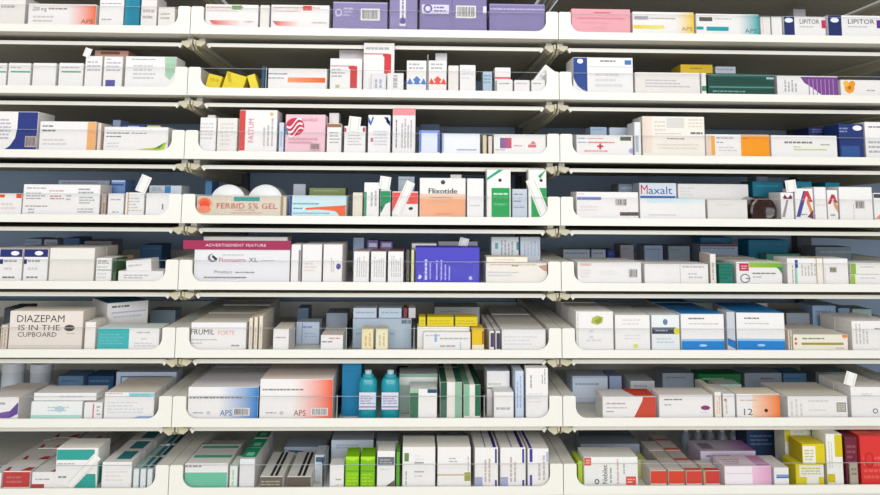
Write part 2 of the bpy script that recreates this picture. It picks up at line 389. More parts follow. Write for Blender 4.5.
b('pink carton with red heading', 571, 630.5, 9, '#eba6b0', [LN(594, 11.5, 612, 14, 1, '#b8303c'), LN(577, 17, 624, 20, 1, '#cf6674'), LN(584, 22, 618, 24, 1, '#cf7a84'), LN(592, 27, 606, 29, 1, '#d68a94')], D=.05)
b('white carton with yellow stripe and yellow fading end', 632, 694, 12, W0, [R(634, 16.5, 648, 20, '#a3a2a8'), LN(650, 17, 690, 20, 1, '#9b968c'), GR(633, 25.5, 664, 29, '#e6d020', '#e9df76'), GR(675, 12.5, 694, 33, W0, '#f0c81e'), TX('APS', 681, 30.5, 4, '#8c7a28', 11)], D=.05)
b('white carton with dark label and teal stripe and end', 695.5, 759, 14, W0, [R(699, 17.5, 712, 21.5, '#5a544e'), LN(714, 18, 740, 20, 1, '#a8a4a0'), R(696, 27, 703, 30, TEAL), R(706, 27, 728, 31, TEAL), GR(738, 14.5, 758.5, 35, W0, '#12a0a8'), TX('APS', 744, 32.5, 4, '#0c6f7c', 12)], D=.05)
b('slim white carton right of the teal-ended one', 760, 770.5, 17, W1, [VL(762, 18, 763, 33, 1)])
b('second slim white carton with no print, touching the navy striped one', 771, 782, 17, W0, [])
def pf(x0, x1, xe, yb, red): return [R(x0, 10, x1, yb, NAVY), EL((x0+x1)/2, 20.5, 4.2, 2.4, '#f4f4f8'), TX('LIPITOR', xe[0], 23.8, 4.6, '#33323e', xe[1]-xe[0]), LN(xe[0], 25.5, xe[1]-2, 28, 1, '#a7a4ae'), R(red[0], 20, red[1], 28, red[2])]
b('white and navy carton lettered LIPITOR with red square', 783, 825.5, 16.5, W0, pf(783, 794, (799, 819), 36, (821, 825.4, '#c8285a')), D=.04)
b('white and navy carton lettered LIPITOR at the right picture edge', 827, 886, 15.5, W0, pf(827.5, 841, (847, 874), 37, (876, 884, '#5b2a8c')), D=.04)
b('small grey box standing in for a bolt of the upright', 793, 806, 9, '#a6a4a4', [], d=.09, D=.03, y1=20)  # plain box put where the upright has a grey bolt
# ================================================================== second shelf
section(0, 1)
g1 = lambda x: [LN(x+3, 66.5, x+20, 68.5, 1), R(x+3, 71, x+22.5, 72.6, '#5fa98a')]
b('narrow white carton with green line at the left picture edge', -14, 7.5, 63, W0, [R(-10, 71, 7, 72.6, '#5fa98a'), LN(-8, 66, 5, 68.5, 1)])
b('white carton with green line, left of the blank one', 8.5, 31.5, 63, W0, g1(8.5))
b('blank white carton among green-lined ones', 33, 57, 63, W0, [])
b('white carton with green line, right of the blank one', 59, 84, 63, W0, g1(59))
t_ = b('white carton with pointed flap sticking up at its top left', 85.5, 103, 56, W0, [LN(88, 60, 101, 72, 3, '#a9a9b2')], D=.05)
flap(t_, 87.5, 52.5, 7, 9, 18)
b('white carton with purple square low on its front', 104, 123.5, 56.5, W0, [LN(107, 58.5, 112, 60, 1, '#6a64a8'), LN(107, 61, 121, 72, 3, '#a4a4b4'), R(107, 80, 116.5, 86.5, '#5a559c')], D=.05)
b('wide white carton with pale green right end', 125.5, 178, 56.5, W0, [LN(132, 58.5, 162, 60.5, 1, '#6f8a8c'), LN(134, 64, 160, 80, 4, '#bdbdc2'), PG([(165, 57), (178, 57), (178, 70), (171, 80), (166, 76)], '#a9cdb0'), LN(167, 62, 176, 74, 2, '#7fb08c')], D=.05)
b('pinkish carton with brown stripe seen over the white ones', 94.5, 129, 50.5, '#e8b9a4', [R(101, 51.5, 120, 54.5, '#a06a54')], d=.075, D=.04)
section(1, 1)
b('yellow carton toppled to the left, leftmost of the three yellow ones', 204, 219, 76, '#e8d028', [LN(207, 78, 216, 84, 1, '#c2a81c')], D=.03, roll=14, y1=None, d=.012)
b('wide yellow carton slumped between two other yellow ones', 221.5, 243, 76, '#ecd62c', [PG([(222, 77), (226, 77), (230, 86), (226, 86)], '#cfb41e')], D=.03, roll=16, d=.012)
b('yellow carton leaning right against the blue card', 249.5, 258.5, 75, '#f0dc3a', [], D=.03, roll=-18, d=.012)
b('narrow dark blue carton standing edge-on beside yellow boxes', 261.5, 265.5, 66, '#27506a', [], D=.08)
divider(266.5, 'left of the orange-bar box', h=.046)
b('low white carton with orange bar', 268, 327.5, 68.5, W0, [LN(268.5, 72.5, 296, 75.5, 1, '#7a7a8a'), LN(268.5, 77, 288, 79.5, 1, '#7a7a8a'), GR(288, 77.5, 325.5, 82.5, '#f4a070', '#ea6222')], D=.06)
b('white carton with small red L-shaped mark', 330, 362.5, 58.5, W0, [R(331, 65.5, 355, 66.6, '#c98a86'), R(350.5, 66, 357.5, 88, '#cc3a3c'), EL(352.5, 67.6, 4, 2, '#cc3a3c'), LN(332, 68, 345, 78, 3), R(336, 85, 340, 88, '#b8c07a')], D=.03)
b('white carton peeping over the red-marked ones', 339, 366, 49.5, '#e9dfe2', [LN(342, 52, 360, 54, 1, '#c7b6ba')], d=.06, D=.03)
b('tallest white carton with red L-shaped mark', 363.5, 395, 43, W0, [R(364, 53.5, 386, 54.6, '#c05652'), R(384.5, 54, 391.5, 74, '#d0343a'), EL(387, 55.5, 4, 2, '#d0343a'), LN(366, 46, 390, 51, 1)], d=.0205, D=.0095)
b('small white carton in front of the tall red-marked one', 371, 386.5, 73.5, W2, [VL(374, 75, 383, 88, 2)], D=.0115)
b('small white carton right of its twin, below the tall one', 387, 404, 73, W0, [VL(391, 75, 400, 88, 1)], D=.0115)
def zig(x0, x1, y, c): 
    m_ = (x0+x1)/2; q = (x1-x0)/4; o = []
    for k in range(3):
        cx = x0+3+k*(x1-x0-6)/2; o += [PG([(cx-3.4, y+3), (cx, y-3), (cx+3.4, y+3), (cx+1, y+3.6)], c)]
    return o+[PG([(m_-4, y-1), (m_, y-5), (m_+4, y-1), (m_, y+2)], c)]
b('white carton with blue zigzag pattern', 406.5, 427, 60.5, W0, [LN(409, 62.5, 424, 70, 2)]+zig(407, 427, 81, '#4a80c8'), D=.04)
b('white carton with red zigzag pattern', 428.3, 447, 60.5, W0, [LN(431, 62.5, 444, 70, 2)]+zig(428.5, 447, 81, '#ec5440'), D=.04)
b('small white carton standing up behind the zigzag ones', 435, 447.5, 53, W0, [], d=.06, D=.03)
divider(427.7, 'between the zigzag cartons', h=.071, d1=.04)
b('blank white carton right of the zigzag pair', 448, 459, 65.5, W1, [], D=.04)
b('white carton with faint marks and the last upright of its run', 459.5, 476, 65, W0, [LN(462, 68, 474, 80, 3, '#cfd2d6')], D=.04)
b('small pale blue carton behind the clear front', 482.5, 492.5, 71.5, '#b5c9d8', [LN(484, 74, 491, 84, 3, '#6f8fae')], d=.03, D=.03)
b('white carton standing behind the low row', 494.5, 511, 67.5, W0, [R(494.5, 77, 511, 79, '#e06a6a')], d=.035, D=.03)
b('low white carton, first of the low row at right', 496.5, 513, 79.5, W0, [LN(499, 82, 510, 85, 1)], D=.022)
b('low white carton, middle of the low row at right', 514, 530, 80, W0, [LN(516, 82, 527, 85, 1, '#b8a8b8')], D=.022)
b('low white carton, last of the low row beside the tray end', 531, 546, 80, W0, [LN(533, 82, 543, 85, 1)], D=.022)
b('white carton tipped onto its corner behind the low row', 525, 542, 67, W0, [LN(528, 70, 539, 82, 2, '#b5b5b8')], d=.036, D=.022, roll=38)
section(2, 1)
b('white carton with navy rounded band and white oval', 572.5, 633, 57.5, W0, [PG([(573, 58), (587, 58), (587, 92), (582, 90), (577, 86), (573, 78)], '#22458f'), EL(580, 61.5, 3, 2.4, '#f2f4fa'), LN(600, 59.5, 622, 62.5, 1, '#4a4a56'), R(624.5, 60, 631, 64.5, '#3a78c0'), R(588, 66.5, 632, 67.2, '#cfcfd4'), LN(595, 72, 622, 88, 3, '#cfd0d4')], D=.06)
b('wide white carton with faint grey print', 634.5, 700, 72.5, W1, [LN(645, 79, 690, 88, 3, '#aeb0b6')], D=.045)
b('thin white carton with green foot beside dark green one', 700.8, 706.3, 73, W0, [R(701, 86, 706, 91, '#3f8a5c')], D=.045)
b('dark green carton with pale line across', 707, 774, 73.5, '#14483f', [R(710, 75, 770, 77, '#2a6a5e'), LN(712, 78, 768, 84, 2, '#0d332e'), R(709, 86.5, 773, 88, '#4d8f80'), LN(712, 90, 760, 93, 1, '#9cc4b8'), R(766, 77, 774, 79, '#a9c4bc')], D=.045)
b('yellow carton seen behind the faint-printed and green ones', 680, 713, 64.5, '#dcb828', [LN(690, 67, 708, 69.5, 1, '#8a6a18')], d=.06, D=.05)
b('pale grey carton seen behind the dark green one', 715, 736, 66.5, '#b9c0cc', [LN(717, 68, 733, 71, 1, '#8a94a6')], d=.06, D=.05)
b('white carton with purple striped panel', 776.5, 838, 76, W0, [PG([(800, 77), (838, 77), (838, 96), (822, 96), (812, 88), (804, 83)], '#7b4590')]+[R(x, 79, x+1, 95, '#a883b8') for x in range(808, 836, 4)]+[VL(783, 80, 797, 92, 4)], D=.045)
b('low white carton with orange flower', 840, 892, 80, W0, [EL(849, 88, 5, 5.5, '#f0a020'), EL(846, 84, 3, 3, '#f4bc3a'), EL(852, 84, 3, 3, '#ee9a1a'), EL(849, 88, 2, 2, '#c8701a'), LN(866, 89, 874, 92, 1)], D=.045)
# ================================================================== third shelf
section(0, 2)
b('white and navy carton with curved edge and barcode', -14, 39, 111.5, W0, [PG([(39, 112), (39, 150), (6, 150), (12, 146), (17, 138), (18.5, 128), (18.5, 112)], '#26357f'), BC(27, 136, 38, 147, '#b9a9a4'), LN(1, 118, 12, 140, 6, '#a0a0ac')], D=.06)
b('white carton with dark print and orange stripe', 40, 97, 121.5, W0, [TX('10 mg', 43, 132.3, 3.6, '#77737a', 15), LN(43, 129.5, 58, 132.5, 1, '#6c6870'), R(88, 122, 96.5, 150.8, '#eeae72'), LN(44, 138, 72, 146, 2, '#c9c6c2')], D=.06, faces=None) if False else b('white carton with dark print and orange stripe', 40, 97, 121.5, W0, [LN(43, 124.5, 58, 128, 1, '#5c5860'), LN(43, 129, 58, 132.5, 1, '#5c5860'), R(88, 122, 96.5, 150.8, '#eeae72'), LN(44, 138, 72, 146, 2, '#c9c6c2')], D=.06)
b('slim cream carton edge-on beside orange stripe', 97.8, 102, 123, '#e6d6c6', [], D=.06)
b('white carton with green and yellow leaf mark', 104, 169, 127, W0, [LN(107, 132, 130, 134.5, 1, '#5a5a64'), LN(132, 132, 155, 134.5, 1, '#8a8a90'), LN(107, 135.5, 125, 138, 1, '#4a4a56'), PG([(138, 149.4), (160, 147), (168, 141), (165, 149), (158, 150.5)], '#b9c83a'), PG([(154, 149), (166, 142), (161, 148)], '#3f8a3a'), LN(108, 142, 122, 148, 2, '#c6c6cc')], D=.045)
b('grey-blue carton peeping over the leaf carton', 112.5, 121, 120, '#8b9db8', [], d=.07, D=.04)
b('blue carton with white patch peeping over the leaf carton', 122, 145.5, 125, '#38589c', [R(128, 126, 139, 130, '#c9d4ea')], d=.07, D=.04)
b('cream carton peeping over the right end of the leaf carton', 146.5, 161, 125.5, '#e3e0a8', [], d=.07, D=.04)
section(1, 2)
b('white carton with faint print at the left end of its tray', 198, 217, 117.5, W0, [LN(201, 122, 214, 140, 5, '#c9c6c4')], D=.04)
b('white carton left of the red-edged one', 217.5, 238, 118, W1, [LN(221, 122, 235, 146, 6, '#cfccc8')], D=.04)
b('small white carton rising behind the leftmost pair', 205, 216, 115, W0, [], d=.052, D=.03)
b('white carton with red edge and red lettering running upward', 239.5, 278, 110, W0, [R(240, 110.5, 246, 150.6, '#d2453f'), TX('FASTUM', 254.5, 143, 5.6, '#d65a72', 24, 90), VL(263, 118, 275, 146, 3, '#a9a4a4'), EL(272, 114, 2, 1.8, '#d8c08a')], D=.05)
b('slim pale blue carton between red-edged and pink ones', 279, 284.5, 122.5, '#ccd6e6', [VL(280.5, 126, 283, 146, 1, '#7f9ac0')], D=.05)
S_ = [EL(295.3, 127, 9.4, 9, '#c9304c')]
def ribbon(dx, dy, t):
    up_, lo_ = [], []
    for k in range(13):
        s = k/12; x = 287.5+dx+15*s; y = 131+dy-7*s+2.6*math.sin(2*math.pi*s)
        up_.append((x, y-t)); lo_.append((x, y+t))
    return [PG([up_[k], up_[k+1], lo_[k+1], lo_[k]], '#f6eef0') for k in range(12)]
S_ += ribbon(-.4, -4.2, 1.0)+ribbon(.4, .6, 1.1)+ribbon(1.6, 5, .8)
b('pink carton with round red and white striped logo', 285.5, 326, 114.5, '#ecc3cd', S_+[PG([(284.5, 130), (288, 128), (289, 136), (284.5, 133)], '#2c8a9c'), LN(302, 117, 322, 122, 1, '#d9a0ae'), LN(290, 137, 318, 144, 2, '#c9909e'), BC(311, 143, 321, 150, '#dcb4be')], D=.05)
b('white carton with brown top standing by the pink one', 326.8, 342, 123.5, W0, [R(327, 124, 342, 127.3, '#9a6a4c'), LN(330, 131, 340, 144, 4)], D=.03)
b('small blank white carton rising behind the brown-topped one', 329, 339.5, 113, W0, [], d=.045, D=.03)
t_ = b('white carton with blue and red dots and leaning paper', 344, 366, 126, W0, [EL(345.5, 130, 1.2, 2.4, '#c83a58'), EL(364, 129.5, 1.3, 2.6, '#c83a58'), LN(348, 134, 362, 146, 4, '#b0b4ba')], D=.03)
flap(t_, 354.5, 124, 12, 15, 6)
b('white carton with blue ribbon mark at its top right', 368, 391, 115, W0, [PG([(366, 117), (371, 122), (373, 116), (374, 118), (371, 126), (367, 122)], '#2f57ac'), PG([(384, 117), (390.5, 121), (390.5, 126), (386, 122), (388, 117)], '#3d62b2'), R(371, 138, 373.5, 142, '#c86a88'), LN(374, 130, 389, 146, 5, '#b6bccc')], D=.04)
b('tall grey-lettered carton with pink top', 392.5, 416, 108, '#e9e6e6', [R(393, 108.2, 416, 115.4, '#e58f94'), VL(395.5, 119, 398, 148, 1, '#4a4650'), VL(401, 118, 413, 148, 4, '#9a9496')], D=.03)
b('bright white carton with blue edges and glossy front', 419, 440, 130.5, '#dfe6fa', [R(419, 130.5, 421.5, 152, '#5b7ccc'), R(437.5, 131, 440, 152, '#4a6ac4'), R(421.5, 130.5, 438, 133, '#7f9ae0')], D=.04)
b('white carton with bluish line of print low on its front', 442, 480.5, 133.5, '#eef0f6', [LN(457, 148.5, 477, 151, 1, '#5c6a90'), R(442, 133.5, 444, 152, '#a9bce8')], D=.04)
b('slim beige carton beside a slim brown one', 482.5, 487, 135, '#d7c9ae', [], D=.05)
b('slim pale carton left of purple-marked one', 488, 492.5, 136, '#e3d9cb', [], D=.05)
b('white carton with purple and red square mark', 493.5, 549, 134.5, W0, [GR(500, 138, 511.5, 148.5, '#6b5c9c', '#d0506a'), LN(514, 144.5, 524, 147, 1, '#c06a74'), R(528, 144.5, 536, 147.5, '#d86a74'), PG([(530, 144), (533, 140.5), (536, 144)], '#d86a74'), LN(495, 149, 505, 151, 1)], D=.05)
section(2, 2)
b('white carton with blue heading, dark label and red print', 576, 633, 135, W0, [LN(578, 137.5, 585, 139.5, 1, '#3c6cb8'), LN(587, 137.8, 606, 139.5, 1, '#c05a50'), LN(578, 141.5, 586, 143.5, 1, '#3c6cb8'), LN(588, 141, 616, 144, 1, '#c8544c'), R(620, 136.5, 631, 140.5, '#56604a'), R(599, 143.5, 600.8, 149.5, '#c4283c'), R(597, 145.5, 603, 147.3, '#c4283c'), LN(584, 149.5, 620, 152.5, 1, '#d86a6a'), EL(631, 150.5, 2.6, 2.6, '#b0a4d0')], D=.045)
b('tall slim white carton left of the largest box', 633.8, 641, 122, '#e4e6e8', [R(635, 136, 638, 152, '#a7b4bc')], D=.045)
b('pale blue carton peeping over the red-printed one, left', 590, 607, 127, '#a8bdd2', [LN(592, 128, 605, 131, 1, '#7c94b4')], d=.07, D=.04)
b('pale blue carton peeping over the red-printed one, right', 609, 629, 127.5, '#c2cfe0', [], d=.07, D=.04)
b('large cream carton with grey panel and black mark', 641.8, 704.5, 116.5, '#efe8de', [GR(642, 117, 652, 153, '#e6d3c2', '#ecdfd2'), R(666.5, 118, 684, 128, '#d6d3cd'), LN(654, 120, 665, 132, 3, '#cfc9c0'), LN(688, 118, 702, 128, 3, '#cfc9c0'), LN(690, 131, 702, 135, 1, '#2e2e34'), LN(666, 137.5, 684, 140, 1, '#77757a'), LN(654, 133, 688, 134.5, 1, '#aaaaaa'), LN(656, 143, 700, 150, 2, '#d6d1c8')], D=.06)
b('white carton with solid orange right half', 705.3, 769.5, 134.5, W0, [R(705.5, 135, 711, 156, '#e3cdbd'), R(711, 136, 714.5, 155.5, '#eda842'), LN(716, 137, 737, 139.3, 1, '#8a868e'), LN(716, 141.5, 725, 143.6, 1, '#77757c'), R(740.5, 135, 769.5, 157, '#f49a14'), LN(742.5, 137.3, 749, 139.5, 1, '#a4640c'), LN(718, 146, 736, 152, 2, '#cdc8c4')], D=.05)
b('white carton with dark print over a yellow-green line', 770.5, 837, 135.5, W0, [LN(784, 140.5, 813, 144.5, 1, '#4a4a50'), LN(820, 143, 829, 146, 1, '#8a9a6a'), R(793, 149, 826, 150.3, '#c6d27a'), LN(793, 146, 800, 148, 1)], D=.045)
b('navy carton with white oval beside the right picture edge', 838, 863, 124, '#1d3270', [EL(857, 128, 4.6, 2.6, '#f3f5fa'), LN(839, 127, 848, 133, 2, '#a9b6da'), R(840, 146, 858, 157, '#2c5590')], D=.05)
b('white carton with dark heading at the right picture edge', 864, 893, 122, W0, [LN(868, 125.5, 888, 128.5, 1, '#4a4652'), LN(867, 140, 886, 154, 3)], D=.05)
b('navy carton lying behind the yellow-green lined one', 808, 836, 127.5, '#1c2a5e', [LN(812, 128.5, 832, 133, 2, '#8a98c4')], d=.07, D=.06)
# ================================================================== fourth shelf
section(0, 3)
b('white carton with two orange-red corner tabs', -14, 22.5, 193.5, W0, [R(0, 194.5, 5, 197.5, '#e8552c'), R(16.5, 193.6, 22.5, 198, '#e8552c'), LN(2, 202, 16, 210, 2, '#dcc9be')], D=.05)
b('large white carton with columns of grey and red print', 23.5, 101, 184.5, W0, [LN(27, 187, 47, 189.5, 1, '#8a8a8e'), LN(27, 192, 46, 200, 3, '#93939c'), LN(50, 189.8, 64, 192, 1, '#b8585a'), LN(51, 195, 65, 200, 2, '#a2605c'), LN(67, 194, 74, 201, 2, '#a4a4ac'), LN(79, 187.5, 95, 194, 2, '#7d8288'), LN(80, 196, 96, 204, 3, '#93989e'), LN(27, 205, 58, 207.5, 1, '#7f7f88'), LN(30, 208, 36, 214, 2), LN(79, 207.5, 95, 213, 2, '#a4a4a8')], D=.05)
b('slim brown-edged carton beside the large printed one', 101.5, 107, 194, '#b7a599', [VL(103, 197, 106, 213, 1, '#7c6a60')], D=.05)
b('white carton with small purple mark at its foot', 108, 124.5, 193.5, W0, [LN(111, 198, 121, 201, 1), LN(113.5, 211, 121, 213, 1, '#7a5a9c')], D=.04)
t_ = b('white carton held by a band with a paper flap sticking up', 125.5, 145, 192.5, W0, [LN(128, 197, 143, 212, 5, '#b4b0aa')], D=.04)
flap(t_, 143.5, 184, 10.5, 17, 22); band(t_, .12)
b('blank white carton with one dark tick at the right end', 146, 178, 193.5, W0, [R(162.5, 204, 164, 209.5, '#7d7a88')], D=.04)
b('grey carton lying along the back above the large printed one', 58, 110, 180.3, '#8f98a8', [LN(62, 181.5, 104, 184, 1, '#5f6b86')], d=.07, D=.05)
b('blue and white carton left of the raised flap', 111, 126, 180, '#6f93c8', [R(112, 184, 124, 185.5, '#2c4c8c'), R(112, 180.5, 125, 182, '#c9d8ee')], d=.07, D=.05)
b('white and blue carton right of the raised flap', 149, 182, 185.5, '#d9e2ec', [R(165, 186, 171, 193, '#4a8cc4'), LN(152, 187, 162, 191, 2, '#8aa4c4')], d=.07, D=.05)
section(1, 3)
fer = [GR(196, 195, 286, 217, '#d8cdb8', '#ddd3c0')]
for k in range(11):
    a = math.pi*k/10; fer.append(PG([(205+math.cos(a)*8-1, 206-math.sin(a)*8), (205+math.cos(a)*8+1, 206-math.sin(a)*8), (206.5, 208), (203.5, 208)], '#f06a42'))
fer += [EL(205, 206, 4.6, 5, '#ee4f34'), EL(205, 209.5, 6.5, 3.5, '#f08a68'), R(234, 197, 260, 201, '#2f9a98'), TX('FERBID 5% GEL', 216.5, 208.6, 5.6, '#c65a4c', 61), LN(236, 209.6, 256, 210.6, 1, '#6a5a54'), LN(232, 212, 266, 213.4, 1, '#d08a7c'), R(281, 196.5, 283.5, 216, '#a58f74')]
b('beige carton lettered FERBID 5% GEL with orange starburst', 196, 287, 196, '#ddd3c0', fer, D=.045)
for px_, lb in ((228.3, 'white round tub on its side, left of the pair behind beige gel box'), (265.5, 'white round tub on its side, right of the pair behind beige gel box')):
    p = at(px_, 184.6, .058); rr = (p.z-zr(3)-.0032)/2
    t = empty('ointment_tub', (p.x, .058, zr(3)+.0034+rr)); tag(t, lb, 'tub', 'white tubs on the fourth shelf')
    lathe('tub_lid', [(0, .0), (rr*.9, 0), (rr, -.002), (rr, -.012), (rr*.96, -.0125)], mat('white_lid_plastic', '#f2f3f6', .35), t, 'Y')
    lathe('tub_body', [(rr*.93, -.0126), (rr*.93, -.07), (rr*.88, -.072), (0, -.072)], mat('cream_tub_plastic', '#e8e4d6', .4), t, 'Y')
    for o_ in t.children:
        for v in o_.data.vertices: v.co.y = abs(v.co.y)
b('pale blue carton with navy edge and orange swoosh', 289, 347, 195.5, '#cfe6ec', [R(289, 195.5, 292.3, 217, '#23488c'), LN(293.5, 202, 322, 205.5, 1, '#2f9aa0'), LN(293.5, 207, 305, 210, 1, '#2f7a9a'), R(293, 212.5, 330, 214, '#8cc4cc'), PG([(306, 208), (320, 207), (346, 205), (346, 216.5), (340, 216), (336, 211), (320, 209.5), (306, 210)], '#ee6434')], D=.05)
b('slim cream carton edge-on by the orange swoosh box', 352.5, 363, 192.5, '#e3dccb', [], D=.05)
b('tall white carton with green stripe at its left edge', 364, 379.5, 182.5, W0, [R(364, 192, 367, 216, '#2a9a6a'), VL(370, 188, 378, 206, 2)], D=.04)
t_ = b('white and green carton with open flap', 380, 391, 189.5, W0, [PG([(380, 191), (391, 191), (391, 202), (386, 204), (382, 212), (380, 213)], '#1f8f5a'), EL(381, 208, 1.6, 1.6, '#2a2a30')], D=.04)
flap(t_, 385, 183, 11, 13, 8)
t_ = b('red and white carton with paper strip leaning across it', 392, 418.5, 191.5, W0, [R(392, 192.5, 418.5, 204, '#e8504a'), PG([(392, 204), (400, 204), (393, 216), (392, 216)], '#e8504a'), PG([(392, 214), (404, 206), (418, 216), (418, 217), (392, 217)], W0), EL(411, 208.5, 2.2, 1.6, '#33333a')], D=.04)
flap(t_, 403.5, 198.5, 9, 36, 24)
b('pale grey carton behind the red and white one', 398, 415, 176.5, '#b9c2cc', [LN(400, 178, 412, 181, 1)], d=.055, D=.03)
b('white and peach carton lettered Flixotide', 419.5, 466, 178, W0, [GR(420, 195, 465.6, 216.5, '#f0b088', '#eeaa80'), R(420, 194, 465.6, 199, '#f3c9ad'), EL(443, 182.3, 2.2, 2.2, '#3a3a44'), TX('Flixotide', 428, 193.6, 5.4, '#33292d', 29), TX('Flixotide', 428.4, 193.6, 5.4, '#33292d', 29), LN(430, 196.5, 455, 198.6, 1, '#a8705c'), LN(428, 201, 458, 203, 1, '#c9805c'), LN(436, 213, 452, 214.6, 1, '#a86848')], D=.04)
b('small white carton rising behind the Flixotide box', 450, 462, 174.5, W0, [], d=.052, D=.03)
b('plain white carton right of the Flixotide box', 466.8, 484, 178.5, W0, [LN(470, 204, 480, 207, 1, '#b9b4c4')], D=.05)
gx = lambda x0: [R(x0+5, 188, x0+23, 217, '#10a04e'), PG([(x0+.5, 178), (x0+12, 168.8), (x0+17, 168.8), (x0+.5, 180.5)], '#19a27c'), EL(x0+13.5, 180.3, 1.7, 1.7, '#3c3434'), LN(x0+7, 192, x0+21, 196, 1, '#a9dcb8'), LN(x0+7, 203, x0+20, 205.5, 1, '#5cbc80')]
b('tall white carton with green panel, left of the green pair', 486.5, 511, 169.5, W0, gx(486.5), D=.024, d=.007)
b('lower grey-blue carton with print between the green pair', 512, 527.5, 189, '#c4ccd8', [LN(513.5, 193, 524, 195.5, 1, '#5a6a84'), LN(513.5, 200, 524, 202.5, 1, '#5a6a84'), LN(513.5, 206, 524, 208.5, 1, '#7a8aa4')], D=.024)
t_ = b('tall white carton with green panel and paper strip across it', 528, 552, 169.5, W0, [R(531, 188, 550, 217, '#10a04e'), PG([(538, 176), (546, 169.5), (550, 169.5), (540, 179)], '#2a9a5a'), EL(541, 180.5, 1.6, 1.6, '#3c3434')], D=.024, d=.007)
flap(t_, 537.5, 197, 10, 38, -22, d=.0058)
section(2, 3)
b('white carton with blue label, barcode and dark foot label', 576, 638.5, 192, W0, [R(577, 197, 601, 200, '#6f7cc0'), LN(578, 193.5, 584, 195, 1, '#e0785c'), BC(614.5, 198.5, 626.5, 206, '#dcd8d6'), R(619.5, 212, 638, 215.6, '#5a4d40'), LN(580, 205, 600, 212, 2, '#d8cfca')], D=.05)
b('white carton lettered Maxalt in red and blue', 638.8, 676.5, 183, '#e2e8f2', [TX('M', 640, 194, 9.5, '#d0303c', 7.5), TX('axalt', 648, 194, 8, '#2a5fae', 24), R(640, 196, 675, 199, '#3f6fb8')], d=.065, D=.04)
b('low white aqua-topped carton in front of the Maxalt box', 639.5, 705.5, 198.5, W0, [GR(647, 199, 704, 203, '#cfe6ec', '#dff0f2'), LN(648, 214, 678, 216, 1, '#b4a8c8')], D=.05)
b('large white carton standing behind two low ones', 677.5, 748.5, 184, W0, [LN(680, 187, 694, 196, 3, '#cfd8dc')], d=.066, D=.06)
b('low grey-white carton in front of the large white box', 707, 747.5, 199.5, '#e4e1dd', [LN(716, 204, 732, 206, 1, '#cac6c4')], D=.05)
bot = empty('medicine_bottle', (0, 0, 0)); p = at(763, 190, .012); rr = .0235
bot.location = (p.x, .012, zr(3)+.0034+rr); tag(bot, 'dark brown round bottle lying with its base forward, fourth shelf right bay', 'bottle')
M_AMB = mat('brown_glass', '#2e150e', .12, noise=.1)
for nm, pr, m_ in (('body', [(0, .003), (rr*.6, .002), (rr*.8, 0), (rr*.95, .001), (rr, .005), (rr, .06), (rr*.6, .078), (rr*.42, .082)], M_AMB), ('cap', [(rr*.45, .0825), (rr*.5, .083), (rr*.5, .098), (0, .098)], mat('white_cap_plastic', '#e8e8e8'))):
    o_ = lathe(nm, pr, m_, bot, 'Y')
    for v in o_.data.vertices: v.co.y = abs(v.co.y)
b('teal carton lying behind the brown bottle, left', 752, 783, 181.5, '#14708c', [LN(756, 184, 778, 188, 1, '#2f94ac')], d=.075, D=.05)
b('teal carton lying behind the zigzag lettered ones', 796, 812, 181.5, '#14809c', [], d=.075, D=.05)
b('teal carton lying behind the right zigzag carton', 825, 840, 182.5, '#14809c', [], d=.075, D=.05)
b('small pale label carton above the brown bottle', 756, 768, 176.5, '#a9b4cc', [], d=.14, D=.04)
M1 = lambda x, c: [PG([(x-5, 198), (x-3, 194.5), (x, 198), (x+3, 194.5), (x+5, 198), (x+3.4, 199), (x, 199), (x-3.4, 199)], c)]
t_ = b('white carton with maroon zigzag and paper tab above', 780, 793.5, 192.5, W0, M1(787.5, '#7a2a4a')+[PG([(781, 217), (786, 200), (788, 200), (784, 217)], '#9a9298')], D=.045)
flap(t_, 791, 186, 11, 12, -7)
b('white carton with large blue, red and orange chevrons', 794.3, 813, 188.5, W0, [PG([(795, 217), (803, 191), (807, 191), (799, 217)], '#3f4c98'), PG([(801, 202), (805, 191), (808, 191), (812, 202), (809, 202), (806, 196), (803, 202)], '#c83a40'), PG([(807, 197), (812, 212), (811, 219), (806, 203)], '#d88a58'), PG([(806, 217), (812, 210), (812, 219)], '#6b3a5c'), LN(800, 213, 806, 216, 1, '#5c9a6c')], D=.045)
b('plain white carton between chevron-printed ones', 813.6, 826, 187, W0, [LN(815, 204, 824, 206, 1, '#c6c6c6')], D=.045)
b('white carton with small red and orange chevron', 826.5, 837.5, 190, W0, [PG([(827, 204), (831, 194.5), (834, 194.5), (837, 203), (834, 203), (832.5, 198), (830, 204)], '#b8324a'), PG([(832, 199), (837, 206), (837, 213), (833, 206)], '#d69a68'), LN(829, 213, 836, 217, 1, '#7a9a7a')], D=.045)
b('white carton with grey barcode-like block near the right edge', 838.3, 872, 187, W0, [VL(852, 200, 853, 219, 1, '#8a8478'), BC(854, 200.5, 864, 209, '#d6d2cc')], D=.045)
b('slim white carton with dark band at the right picture edge', 873, 888, 193, W0, [R(873, 194, 884, 198, '#3c4a50'), PG([(872, 219), (884, 210), (884, 219)], '#e0907c')], D=.045)
